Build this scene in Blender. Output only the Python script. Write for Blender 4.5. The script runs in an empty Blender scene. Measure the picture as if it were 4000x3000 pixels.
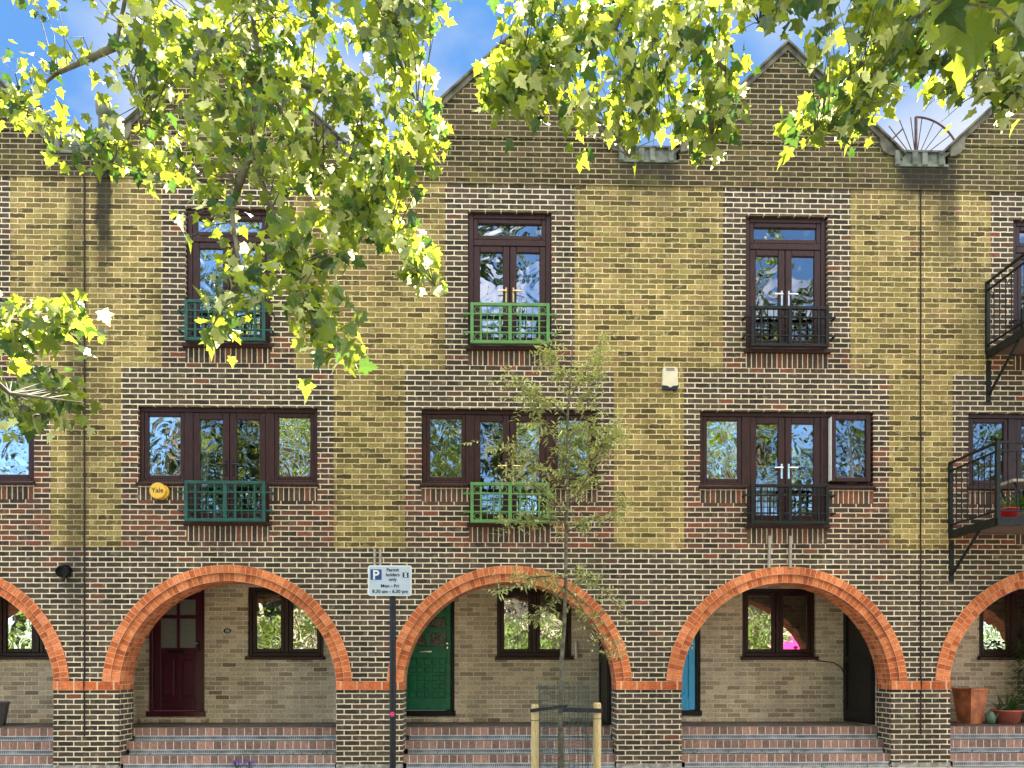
import bpy, math, random
from math import sin, cos, pi, radians, sqrt, atan2, asin, tan
from mathutils import Vector, Matrix, noise
C = bpy.context.scene
R = random.Random(7)

# ------------------------------------------------------------------ camera
F = 3000.0; YAW = radians(1.4); ZC = 11.07; EYE = 1.45; HOR = 2600.0
cam_d = bpy.data.cameras.new('camera'); cam = bpy.data.objects.new('camera', cam_d)
C.collection.objects.link(cam); C.camera = cam
cam_d.sensor_width = 36; cam_d.lens = F / 4000 * 36
cam_d.shift_y = (HOR - 1500) / 4000
cam.location = (0, -ZC, EYE); cam.rotation_euler = (radians(90), 0, -YAW)
cam_d.clip_start = 0.05; cam_d.clip_end = 2000
# ------------------------------------------------------------------ light
SUN_EL = radians(53); SUN_AZ = radians(8)       # azimuth: from behind the terrace (+y), a little to the right
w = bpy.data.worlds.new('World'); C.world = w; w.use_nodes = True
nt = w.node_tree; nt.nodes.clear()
def N(t, typ, **kw):
    n = t.nodes.new(typ)
    for k, v in kw.items(): setattr(n, k, v)
    return n
out = N(nt, 'ShaderNodeOutputWorld'); bg = N(nt, 'ShaderNodeBackground')
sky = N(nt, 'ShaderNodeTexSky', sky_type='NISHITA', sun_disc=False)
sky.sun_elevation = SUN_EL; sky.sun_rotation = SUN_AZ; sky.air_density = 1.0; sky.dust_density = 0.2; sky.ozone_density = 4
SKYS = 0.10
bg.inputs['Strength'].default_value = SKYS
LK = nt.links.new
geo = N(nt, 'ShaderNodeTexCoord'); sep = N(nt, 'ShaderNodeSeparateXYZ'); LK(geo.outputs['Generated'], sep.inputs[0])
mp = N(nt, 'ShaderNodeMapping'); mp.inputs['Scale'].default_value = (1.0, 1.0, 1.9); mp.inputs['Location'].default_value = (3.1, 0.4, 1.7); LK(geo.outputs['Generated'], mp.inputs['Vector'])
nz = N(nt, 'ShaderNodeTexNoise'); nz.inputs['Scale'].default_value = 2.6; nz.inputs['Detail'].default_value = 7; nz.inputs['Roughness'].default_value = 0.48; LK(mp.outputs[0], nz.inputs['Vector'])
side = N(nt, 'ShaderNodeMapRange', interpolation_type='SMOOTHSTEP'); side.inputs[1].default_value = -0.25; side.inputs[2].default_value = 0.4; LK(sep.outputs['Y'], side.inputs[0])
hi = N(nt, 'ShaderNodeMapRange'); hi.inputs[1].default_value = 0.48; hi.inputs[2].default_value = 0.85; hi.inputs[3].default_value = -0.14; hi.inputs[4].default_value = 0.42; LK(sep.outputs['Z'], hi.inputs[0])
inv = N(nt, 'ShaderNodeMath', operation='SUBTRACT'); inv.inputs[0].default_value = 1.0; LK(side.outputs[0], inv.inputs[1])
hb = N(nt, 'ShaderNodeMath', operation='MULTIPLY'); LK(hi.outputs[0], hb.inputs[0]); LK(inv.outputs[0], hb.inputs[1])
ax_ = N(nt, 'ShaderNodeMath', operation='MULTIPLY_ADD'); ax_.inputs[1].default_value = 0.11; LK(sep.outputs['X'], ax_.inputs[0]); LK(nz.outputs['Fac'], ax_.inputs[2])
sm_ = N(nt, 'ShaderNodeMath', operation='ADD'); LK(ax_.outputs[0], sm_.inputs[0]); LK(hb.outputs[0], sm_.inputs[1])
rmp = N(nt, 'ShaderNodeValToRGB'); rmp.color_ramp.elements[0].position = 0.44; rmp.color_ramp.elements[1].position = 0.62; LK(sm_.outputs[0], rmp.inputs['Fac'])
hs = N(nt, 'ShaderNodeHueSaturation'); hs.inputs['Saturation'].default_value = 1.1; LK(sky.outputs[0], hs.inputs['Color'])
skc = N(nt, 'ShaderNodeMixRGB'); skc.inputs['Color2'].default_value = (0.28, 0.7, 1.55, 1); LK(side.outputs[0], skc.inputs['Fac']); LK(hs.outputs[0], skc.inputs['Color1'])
clc = N(nt, 'ShaderNodeMixRGB'); clc.inputs['Color1'].default_value = (8.2, 7.6, 7.0, 1); clc.inputs['Color2'].default_value = (1.45, 1.55, 1.72, 1); LK(side.outputs[0], clc.inputs['Fac'])  # much brighter clouds added behind the camera to light the facade; front ones dimmed
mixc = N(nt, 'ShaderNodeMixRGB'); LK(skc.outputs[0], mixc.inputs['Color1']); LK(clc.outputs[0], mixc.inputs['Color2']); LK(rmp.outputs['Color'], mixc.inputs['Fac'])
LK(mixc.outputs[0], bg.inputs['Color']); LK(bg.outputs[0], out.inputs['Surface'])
sd = bpy.data.lights.new('sun', 'SUN'); sun = bpy.data.objects.new('sun', sd); C.collection.objects.link(sun)
sd.energy = 5.0; sd.angle = radians(0.5); sd.color = (1, 0.95, 0.86)
sdir = Vector((sin(SUN_AZ) * cos(SUN_EL), cos(SUN_AZ) * cos(SUN_EL), sin(SUN_EL)))   # towards the sun
sun.rotation_euler = sdir.to_track_quat('Z', 'Y').to_euler()
C.view_settings.view_transform = 'Standard'; C.view_settings.look = 'None'; C.view_settings.exposure = 2.6; C.view_settings.gamma = 1
C.render.engine = 'CYCLES'; C.cycles.use_denoising = True; C.cycles.max_bounces = 8; C.cycles.transparent_max_bounces = 12

def at(u, v, Z):                  # a spot Z metres in front of the lens, seen at photo position (u, v) of a 2212-wide copy
    px, py = u * 4000 / 2212, v * 4000 / 2212
    a = (px - 2000) / F * Z; b = Z
    return Vector((a * cos(YAW) + b * sin(YAW), -ZC + b * cos(YAW) - a * sin(YAW), EYE + (HOR - py) / F * Z))

# ------------------------------------------------------------------ materials
def mat(name, col, rough=0.6, metal=0.0, noise_amt=0.12, noise_scale=8.0, bump=0.0, spec=0.5, coat=0.0, streak=False):
    m = bpy.data.materials.new(name); m.use_nodes = True; t = m.node_tree; b = t.nodes['Principled BSDF']
    b.inputs['Roughness'].default_value = rough; b.inputs['Metallic'].default_value = metal
    b.inputs['Specular IOR Level'].default_value = spec; b.inputs['Coat Weight'].default_value = coat
    tc = N(t, 'ShaderNodeTexCoord'); n = N(t, 'ShaderNodeTexNoise'); n.inputs['Scale'].default_value = noise_scale; n.inputs['Detail'].default_value = 6
    if streak:
        mpp = N(t, 'ShaderNodeMapping'); mpp.inputs['Scale'].default_value = streak; t.links.new(tc.outputs['Object'], mpp.inputs[0]); t.links.new(mpp.outputs[0], n.inputs['Vector'])
    else: t.links.new(tc.outputs['Object'], n.inputs['Vector'])
    r = N(t, 'ShaderNodeValToRGB'); e = r.color_ramp.elements
    e[0].position = 0.3; e[1].position = 0.72
    e[0].color = tuple(max(0, c * (1 - 1.6 * noise_amt)) for c in col) + (1,); e[1].color = tuple(min(1, c * (1 + 1.6 * noise_amt)) for c in col) + (1,)
    t.links.new(n.outputs['Fac'], r.inputs['Fac']); t.links.new(r.outputs['Color'], b.inputs['Base Color'])
    if bump:
        bp = N(t, 'ShaderNodeBump'); bp.inputs['Strength'].default_value = bump; bp.inputs['Distance'].default_value = 0.01
        t.links.new(n.outputs['Fac'], bp.inputs['Height']); t.links.new(bp.outputs[0], b.inputs['Normal'])
    return m

STAINS = [(-5.54, 0.11, 7.2, 8.75, 1.9), (-5.85, 0.5, 8.25, 9.2, 0.9), (2.28, 0.46, 8.2, 9.0, 1.0), (6.3, 0.42, 8.3, 9.0, 1.7), (6.63, 0.18, 7.3, 8.6, 0.7), (-1.78, 0.4, 8.2, 9.0, 0.9), (-5.92, 0.16, 2.0, 2.6, 0.5)]
def brickmat(name, ramp, mortar, bw=0.225, bh=0.075, ms=0.0072, off=0.5, mossy=0.0, stain=True, wobble=0.006, rough=0.9, mnoise=0.25, smooth=0.12, tone=0.2, smear=0.16):
    m = bpy.data.materials.new(name); m.use_nodes = True; t = m.node_tree; b = t.nodes['Principled BSDF']; L = t.links.new
    b.inputs['Roughness'].default_value = rough; b.inputs['Specular IOR Level'].default_value = 0.25
    uv = N(t, 'ShaderNodeUVMap'); uv.uv_map = 'UVMap'
    gp = N(t, 'ShaderNodeNewGeometry')
    n1 = N(t, 'ShaderNodeTexNoise'); n1.inputs['Scale'].default_value = 14; n1.inputs['Detail'].default_value = 3
    L(gp.outputs['Position'], n1.inputs['Vector'])
    vs = N(t, 'ShaderNodeVectorMath', operation='SUBTRACT'); vs.inputs[1].default_value = (0.5, 0.5, 0.5)
    sc = N(t, 'ShaderNodeVectorMath', operation='SCALE'); sc.inputs['Scale'].default_value = wobble * 2
    ad = N(t, 'ShaderNodeVectorMath', operation='ADD')
    L(n1.outputs['Color'], vs.inputs[0]); L(vs.outputs[0], sc.inputs[0]); L(sc.outputs[0], ad.inputs[0]); L(uv.outputs[0], ad.inputs[1])
    br = N(t, 'ShaderNodeTexBrick', offset=off, offset_frequency=2, squash=1)
    br.inputs['Color1'].default_value = (0, 0, 0, 1); br.inputs['Color2'].default_value = (1, 1, 1, 1); br.inputs['Mortar'].default_value = (0.5, 0.5, 0.5, 1)
    br.inputs['Scale'].default_value = 1; br.inputs['Mortar Size'].default_value = ms; br.inputs['Mortar Smooth'].default_value = smooth
    br.inputs['Bias'].default_value = 0; br.inputs['Brick Width'].default_value = bw; br.inputs['Row Height'].default_value = bh
    L(ad.outputs[0], br.inputs['Vector'])
    rp = N(t, 'ShaderNodeValToRGB'); cr = rp.color_ramp; cr.interpolation = 'LINEAR'
    while len(cr.elements) < len(ramp): cr.elements.new(0.5)
    for e, (p, c) in zip(cr.elements, ramp): e.position = p; e.color = c + (1,)
    L(br.outputs['Color'], rp.inputs['Fac'])
    # fine grain and burn marks over each brick
    n2 = N(t, 'ShaderNodeTexNoise'); n2.inputs['Scale'].default_value = 38; n2.inputs['Detail'].default_value = 5; L(gp.outputs['Position'], n2.inputs['Vector'])
    m1 = N(t, 'ShaderNodeMapRange'); m1.inputs[1].default_value = 0.3; m1.inputs[2].default_value = 0.7; m1.inputs[3].default_value = 0.72; m1.inputs[4].default_value = 1.28
    L(n2.outputs['Fac'], m1.inputs[0])
    mu = N(t, 'ShaderNodeVectorMath', operation='SCALE'); L(rp.outputs['Color'], mu.inputs[0]); L(m1.outputs[0], mu.inputs['Scale'])
    n3 = N(t, 'ShaderNodeTexNoise'); n3.inputs['Scale'].default_value = 3.0; n3.inputs['Detail'].default_value = 8; n3.inputs['Roughness'].default_value = 0.65; L(gp.outputs['Position'], n3.inputs['Vector'])
    mr = N(t, 'ShaderNodeMapRange'); mr.inputs[1].default_value = 0.35; mr.inputs[2].default_value = 0.7; mr.inputs[3].default_value = 1 - mnoise; mr.inputs[4].default_value = 1 + mnoise * 0.5
    L(n3.outputs['Fac'], mr.inputs[0])
    mc = N(t, 'ShaderNodeVectorMath', operation='SCALE'); mc.inputs[0].default_value = mortar; L(mr.outputs[0], mc.inputs['Scale'])
    # the pointing is smeared over some bricks
    n5 = N(t, 'ShaderNodeTexNoise'); n5.inputs['Scale'].default_value = 9; n5.inputs['Detail'].default_value = 4; L(gp.outputs['Position'], n5.inputs['Vector'])
    sm = N(t, 'ShaderNodeMapRange'); sm.inputs[1].default_value = 0.56; sm.inputs[2].default_value = 0.74; sm.inputs[3].default_value = 0; sm.inputs[4].default_value = smear
    L(n5.outputs['Fac'], sm.inputs[0])
    mxm = N(t, 'ShaderNodeMath', operation='MAXIMUM'); L(br.outputs['Fac'], mxm.inputs[0]); L(sm.outputs[0], mxm.inputs[1])
    mx = N(t, 'ShaderNodeMixRGB'); L(mxm.outputs[0], mx.inputs['Fac']); L(mu.outputs[0], mx.inputs['Color1']); L(mc.outputs[0], mx.inputs['Color2'])
    # broad weathering
    n4 = N(t, 'ShaderNodeTexNoise'); n4.inputs['Scale'].default_value = 1.0; n4.inputs['Detail'].default_value = 7; n4.inputs['Roughness'].default_value = 0.6
    st4 = N(t, 'ShaderNodeMapping'); st4.inputs['Scale'].default_value = (1.7, 1.7, 0.4); L(gp.outputs['Position'], st4.inputs[0]); L(st4.outputs[0], n4.inputs['Vector'])
    m4 = N(t, 'ShaderNodeMapRange'); m4.inputs[1].default_value = 0.3; m4.inputs[2].default_value = 0.7; m4.inputs[3].default_value = 1 - tone; m4.inputs[4].default_value = 1 + tone
    L(n4.outputs['Fac'], m4.inputs[0])
    mw = N(t, 'ShaderNodeVectorMath', operation='SCALE'); L(mx.outputs[0], mw.inputs[0]); L(m4.outputs[0], mw.inputs['Scale'])
    last = mw.outputs[0]
    if stain:
        sp = N(t, 'ShaderNodeSeparateXYZ'); L(gp.outputs['Position'], sp.inputs[0])
        wob = N(t, 'ShaderNodeMath', operation='MULTIPLY_ADD'); wob.inputs[1].default_value = 0.2; L(n3.outputs['Fac'], wob.inputs[0]); L(sp.outputs['X'], wob.inputs[2])
        tot = None
        for (xc, hw, z0, z1, amt) in STAINS:
            d = N(t, 'ShaderNodeMath', operation='SUBTRACT'); L(wob.outputs[0], d.inputs[0]); d.inputs[1].default_value = xc + 0.1
            a = N(t, 'ShaderNodeMath', operation='ABSOLUTE'); L(d.outputs[0], a.inputs[0])
            g = N(t, 'ShaderNodeMapRange', interpolation_type='SMOOTHSTEP'); g.inputs[1].default_value = hw * 1.35; g.inputs[2].default_value = hw * 0.45; L(a.outputs[0], g.inputs[0])
            h = N(t, 'ShaderNodeMapRange', interpolation_type='SMOOTHSTEP'); h.inputs[1].default_value = z0 - (z1 - z0) * 0.5; h.inputs[2].default_value = z1; L(sp.outputs['Z'], h.inputs[0])
            k = N(t, 'ShaderNodeMath', operation='MULTIPLY'); L(g.outputs[0], k.inputs[0]); L(h.outputs[0], k.inputs[1])
            k2 = N(t, 'ShaderNodeMath', operation='MULTIPLY'); L(k.outputs[0], k2.inputs[0]); k2.inputs[1].default_value = amt
            if tot is None: tot = k2.outputs[0]
            else:
                s = N(t, 'ShaderNodeMath', operation='MAXIMUM'); L(tot, s.inputs[0]); L(k2.outputs[0], s.inputs[1]); tot = s.outputs[0]
        cl = N(t, 'ShaderNodeMath', operation='MINIMUM'); L(tot, cl.inputs[0]); cl.inputs[1].default_value = 0.9
        ms_ = N(t, 'ShaderNodeMixRGB'); ms_.inputs['Color2'].default_value = (0.02, 0.019, 0.013, 1); L(cl.outputs[0], ms_.inputs['Fac']); L(last, ms_.inputs['Color1']); last = ms_.outputs[0]
    if mossy:
        n6 = N(t, 'ShaderNodeTexNoise'); n6.inputs['Scale'].default_value = 2.1; n6.inputs['Detail'].default_value = 7
        of = N(t, 'ShaderNodeVectorMath', operation='ADD'); of.inputs[1].default_value = (13, 5, 2); L(gp.outputs['Position'], of.inputs[0]); L(of.outputs[0], n6.inputs['Vector'])
        mm = N(t, 'ShaderNodeMapRange'); mm.inputs[1].default_value = 0.55; mm.inputs[2].default_value = 0.75; mm.inputs[3].default_value = 0; mm.inputs[4].default_value = mossy
        L(n6.outputs['Fac'], mm.inputs[0])
        mo = N(t, 'ShaderNodeMixRGB'); mo.inputs['Color2'].default_value = (0.17, 0.17, 0.03, 1); L(mm.outputs[0], mo.inputs['Fac']); L(last, mo.inputs['Color1']); last = mo.outputs[0]
    L(last, b.inputs['Base Color'])
    hh = N(t, 'ShaderNodeMath', operation='MULTIPLY_ADD'); hh.inputs[1].default_value = -1.0; L(br.outputs['Fac'], hh.inputs[0])
    h2 = N(t, 'ShaderNodeMath', operation='MULTIPLY'); h2.inputs[1].default_value = 0.5; L(n2.outputs['Fac'], h2.inputs[0]); L(h2.outputs[0], hh.inputs[2])
    bp = N(t, 'ShaderNodeBump'); bp.inputs['Strength'].default_value = 0.6; bp.inputs['Distance'].default_value = 0.006; L(hh.outputs[0], bp.inputs['Height']); L(bp.outputs[0], b.inputs['Normal'])
    return m

DK = [(0.0, (0.036, 0.026, 0.019)), (0.3, (0.055, 0.041, 0.032)), (0.6, (0.078, 0.055, 0.042)), (0.8, (0.09, 0.06, 0.045)), (0.9, (0.095, 0.072, 0.05)), (0.97, (0.1, 0.052, 0.036)), (1.0, (0.2, 0.06, 0.036))]
DKU = [(0.0, (0.032, 0.024, 0.011)), (0.35, (0.05, 0.038, 0.019)), (0.7, (0.075, 0.055, 0.027)), (1.0, (0.1, 0.065, 0.034))]
RD = [(0.0, (0.036, 0.026, 0.02)), (0.35, (0.065, 0.043, 0.032)), (0.65, (0.1, 0.052, 0.037)), (0.85, (0.14, 0.055, 0.036)), (1.0, (0.2, 0.062, 0.038))]
YL = [(0.0, (0.065, 0.046, 0.018)), (0.2, (0.13, 0.095, 0.034)), (0.6, (0.225, 0.168, 0.058)), (0.85, (0.32, 0.242, 0.088)), (1.0, (0.18, 0.105, 0.055))]
MD = {}
MD['dark'] = brickmat('dark_brick', DK, (0.75, 0.66, 0.465), ms=0.0082, mossy=0.14)
MD['gable'] = brickmat('gable_brick', DKU, (0.42, 0.355, 0.19), mossy=0.4)
MD['red'] = brickmat('mixed_red_brick', RD, (0.68, 0.56, 0.39), ms=0.008, stain=False)
MD['yellow'] = brickmat('yellow_brick', YL, (0.7, 0.59, 0.3), mossy=0.3, wobble=0.012, ms=0.0075, smooth=0.35, tone=0.34, smear=0.45)
MD['soldier'] = brickmat('soldier_brick', RD, (0.66, 0.54, 0.38), bw=0.075, bh=0.4, off=0, stain=False)
MD['porch'] = brickmat('porch_brick', [(0.0, (0.34, 0.26, 0.18)), (0.3, (0.5, 0.4, 0.28)), (0.8, (0.64, 0.52, 0.37)), (0.95, (0.7, 0.57, 0.42)), (1.0, (0.2, 0.13, 0.09))], (0.85, 0.74, 0.56), stain=False, wobble=0.009, smooth=0.4)
MD['arch'] = brickmat('orange_rubbed_brick', [(0.0, (0.38, 0.085, 0.028)), (0.5, (0.56, 0.15, 0.048)), (1.0, (0.7, 0.24, 0.1))], (0.68, 0.4, 0.24), bw=0.078, bh=0.118, off=0, ms=0.0045, stain=False, tone=0.25, mossy=.0, wobble=0.003)
MD['tile'] = brickmat('step_brick', [(0.0, (0.17, 0.105, 0.088)), (0.5, (0.27, 0.158, 0.13)), (1.0, (0.37, 0.205, 0.155))], (0.66, 0.56, 0.46), bw=0.115, bh=0.5, off=0, ms=0.006, stain=False)
MD['pave'] = brickmat('paving_slab', [(0.0, (0.34, 0.31, 0.26)), (1.0, (0.48, 0.44, 0.37))], (0.1, 0.095, 0.09), bw=0.6, bh=0.6, off=0.5, ms=0.008, stain=False)
MD['frame'] = mat('rosewood_frame', (0.034, 0.011, 0.009), 0.4, noise_amt=0.3, noise_scale=6, streak=(8, 8, 1), spec=0.3)
MD['maroon'] = mat('maroon_door_paint', (0.075, 0.009, 0.022), 0.28, noise_amt=0.15, streak=(6, 6, 1))
MD['greendoor'] = mat('green_door_paint', (0.012, 0.19, 0.085), 0.4, noise_amt=0.18)
MD['bluedoor'] = mat('blue_door_paint', (0.05, 0.48, 0.85), 0.35, noise_amt=0.06)
MD['black'] = mat('black_paint', (0.009, 0.008, 0.009), 0.42, spec=0.3, noise_amt=0.3)
MD['iron'] = mat('black_iron', (0.009, 0.011, 0.01), 0.5, spec=0.25, noise_amt=0.4, noise_scale=20)
MD['ironleg'] = mat('weathered_iron', (0.02, 0.021, 0.018), 0.6, spec=0.25, noise_amt=0.4, noise_scale=15)
MD['teal'] = mat('dark_teal_paint', (0.008, 0.07, 0.055), 0.4, noise_amt=0.2)
MD['green'] = mat('bright_green_paint', (0.1, 0.24, 0.065), 0.4, noise_amt=0.14)
MD['brass'] = mat('brass', (0.7, 0.52, 0.22), 0.25, 1.0, noise_amt=0.05)
MD['chrome'] = mat('chrome', (0.75, 0.74, 0.7), 0.2, 1.0, noise_amt=0.03)
MD['stone'] = mat('lichened_stone', (0.12, 0.112, 0.08), 0.9, noise_amt=0.4, noise_scale=6, bump=0.5)
MD['lead'] = mat('green_grey_lead', (0.13, 0.145, 0.115), 0.75, noise_amt=0.45, noise_scale=7, bump=0.3)
MD['slate'] = mat('roof_slate', (0.05, 0.045, 0.04), 0.7, noise_amt=0.3, bump=0.4)
MD['floor'] = mat('quarry_floor', (0.11, 0.085, 0.07), 0.75, noise_amt=0.35, noise_scale=5, bump=0.3)
MD['tread'] = mat('dirty_tread', (0.075, 0.07, 0.06), 0.9, noise_amt=0.4, noise_scale=9, bump=0.4)
MD['ceil'] = mat('porch_ceiling', (0.78, 0.72, 0.62), 0.9)
MD['room'] = mat('room_plaster', (0.16, 0.155, 0.14), 0.9)
MD['roomfloor'] = mat('room_carpet', (0.1, 0.07, 0.045), 0.95)
MD['curtain'] = mat('curtain_cloth', (0.42, 0.43, 0.38), 0.9, noise_amt=0.15, streak=(14, 14, 1))
MD['white'] = mat('white_plastic', (0.72, 0.72, 0.7), 0.4, noise_amt=0.04)
MD['cream'] = mat('cream_plastic', (0.68, 0.62, 0.45), 0.45, noise_amt=0.06)
MD['navy'] = mat('navy_plastic', (0.015, 0.022, 0.06), 0.3)
MD['yellowbox'] = mat('yellow_plastic', (0.75, 0.45, 0.05), 0.4, noise_amt=0.05)
MD['signwhite'] = mat('sign_face', (0.53, 0.62, 0.74), 0.45, noise_amt=0.05)
MD['signedge'] = mat('sign_border', (0.8, 0.82, 0.84), 0.4, noise_amt=0.03)
MD['signblue'] = mat('sign_blue', (0.025, 0.06, 0.26), 0.4, noise_amt=0.05)
MD['ink'] = mat('sign_ink', (0.02, 0.028, 0.06), 0.5)
MD['inkbrown'] = mat('brown_ink', (0.06, 0.03, 0.01), 0.5)
MD['pole'] = mat('black_pole', (0.014, 0.013, 0.017), 0.42, spec=0.35, noise_amt=0.25)
MD['pink'] = mat('pink_sticker', (0.8, 0.06, 0.16), 0.5)
MD['pinkstandin'] = mat('pink_stand_in', (0.95, 0.05, 0.3), 0.8)
MD['stake'] = mat('fresh_pine', (0.62, 0.47, 0.22), 0.75, noise_amt=0.2, streak=(20, 20, 1.2), bump=0.2)
MD['knot'] = mat('pine_knot', (0.08, 0.03, 0.012), 0.8)
MD['strap'] = mat('rubber_strap', (0.012, 0.013, 0.022), 0.6)
MD['wire'] = mat('green_coated_wire', (0.035, 0.065, 0.05), 0.5)
MD['terracotta'] = mat('terracotta', (0.5, 0.17, 0.075), 0.8, noise_amt=0.3, noise_scale=6, bump=0.3)
MD['pinkterra'] = mat('pink_terracotta', (0.55, 0.15, 0.11), 0.7, noise_amt=0.15)
MD['bin'] = mat('grey_bin_plastic', (0.045, 0.042, 0.045), 0.5)
MD['batten'] = mat('grey_batten', (0.36, 0.31, 0.26), 0.85, noise_amt=0.3, streak=(12, 12, 1))
MD['bark'] = mat('sapling_bark', (0.15, 0.13, 0.09), 0.9, noise_amt=0.4, noise_scale=18, bump=0.6)
MD['planebark'] = mat('plane_bark', (0.13, 0.115, 0.08), 0.85, noise_amt=0.5, noise_scale=5, bump=0.5)
MD['redpot'] = mat('red_bucket', (0.6, 0.02, 0.03), 0.35)
MD['bluepot'] = mat('blue_glazed_pot', (0.015, 0.05, 0.25), 0.25)
MD['palepot'] = mat('pale_stone_pot', (0.5, 0.47, 0.42), 0.8, noise_amt=0.25)
MD['wood'] = mat('balcony_boards', (0.1, 0.06, 0.045), 0.8, noise_amt=0.3, streak=(1, 12, 12))
MD['asphalt'] = mat('asphalt', (0.12, 0.115, 0.105), 0.9, noise_amt=0.2, noise_scale=40, bump=0.3)
MD['kerb'] = mat('kerb_granite', (0.3, 0.29, 0.27), 0.8, noise_amt=0.2, noise_scale=30)
MD['dirt'] = mat('earth', (0.12, 0.1, 0.07), 0.95, noise_amt=0.3, bump=0.5)
MD['purple'] = mat('purple_petal', (0.2, 0.1, 0.62), 0.6)
MD['amber'] = mat('amber_glass', (0.6, 0.25, 0.03), 0.3)
MD['rust'] = mat('rusty_rod', (0.09, 0.045, 0.035), 0.8, noise_amt=0.4)
MD['cement'] = mat('cement_fillet', (0.22, 0.21, 0.18), 0.95, noise_amt=0.35, noise_scale=12, bump=0.6)
MD['hedge'] = mat('far_render', (0.5, 0.47, 0.4), 0.9)

# ribbed grey-blue step edging
def ribmat():
    m = mat('ribbed_edging', (0.27, 0.3, 0.34), 0.45, noise_amt=0.35, noise_scale=4, spec=0.5); t = m.node_tree
    uv = N(t, 'ShaderNodeUVMap'); uv.uv_map = 'UVMap'; wv = N(t, 'ShaderNodeTexWave', wave_type='BANDS', bands_direction='X'); wv.inputs['Scale'].default_value = 10.5
    t.links.new(uv.outputs[0], wv.inputs['Vector'])
    b = t.nodes['Principled BSDF']; src = b.inputs['Base Color'].links[0].from_socket
    mr = N(t, 'ShaderNodeMapRange'); mr.inputs[3].default_value = 0.35; mr.inputs[4].default_value = 1.15; t.links.new(wv.outputs['Fac'], mr.inputs[0])
    s = N(t, 'ShaderNodeVectorMath', operation='SCALE'); t.links.new(src, s.inputs[0]); t.links.new(mr.outputs[0], s.inputs['Scale']); t.links.new(s.outputs[0], b.inputs['Base Color'])
    return m
MD['rib'] = ribmat()
MD['alu'] = mat('aluminium_lip', (0.42, 0.42, 0.42), 0.4, 0.0, noise_amt=0.15)

def glassmat(name, refl=0.4, wav=1.0, seed=0.0, tint=(0.8, 0.85, 0.82), rough=0.0):
    m = bpy.data.materials.new(name); m.use_nodes = True; t = m.node_tree; t.nodes.clear(); L = t.links.new
    o = N(t, 'ShaderNodeOutputMaterial'); mx = N(t, 'ShaderNodeMixShader'); g = N(t, 'ShaderNodeBsdfGlossy'); tr = N(t, 'ShaderNodeBsdfTransparent')
    g.inputs['Roughness'].default_value = rough; g.inputs['Color'].default_value = (0.95, 0.97, 1, 1); tr.inputs['Color'].default_value = tint + (1,)
    ly = N(t, 'ShaderNodeFresnel'); ly.inputs['IOR'].default_value = 1.5
    ma = N(t, 'ShaderNodeMath', operation='ADD', use_clamp=True); ma.inputs[1].default_value = refl; L(ly.outputs[0], ma.inputs[0])
    gp = N(t, 'ShaderNodeNewGeometry'); mp = N(t, 'ShaderNodeMapping'); mp.inputs['Location'].default_value = (seed * 7.3, seed, seed * 3.1)
    L(gp.outputs['Position'], mp.inputs[0])
    n = N(t, 'ShaderNodeTexNoise'); n.inputs['Scale'].default_value = 3.6; n.inputs['Detail'].default_value = 1.2; n.inputs['Distortion'].default_value = 0.8; L(mp.outputs[0], n.inputs['Vector'])
    bp = N(t, 'ShaderNodeBump'); bp.inputs['Strength'].default_value = 1.0; bp.inputs['Distance'].default_value = 0.02 * wav; L(n.outputs['Fac'], bp.inputs['Height']); L(bp.outputs[0], g.inputs['Normal'])
    L(ma.outputs[0], mx.inputs['Fac']); L(tr.outputs[0], mx.inputs[1]); L(g.outputs[0], mx.inputs[2]); L(mx.outputs[0], o.inputs['Surface'])
    return m
MD['glassA'] = glassmat('window_glass_wavy', 0.42, 0.5, 1.0)
MD['glassB'] = glassmat('window_glass', 0.26, 0.35, 4.2)
MD['glassC'] = glassmat('window_glass_clear', 0.16, 0.28, 8.9)
MD['glassG'] = glassmat('ground_window_glass', 0.4, 0.15, 5.5)
MD['frost'] = mat('frosted_glass', (0.2, 0.2, 0.18), 0.35, noise_amt=0.15, noise_scale=40)
MD['textured'] = mat('textured_door_glass', (0.1, 0.1, 0.08), 0.12, noise_amt=0.6, noise_scale=25, bump=1.0)

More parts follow.
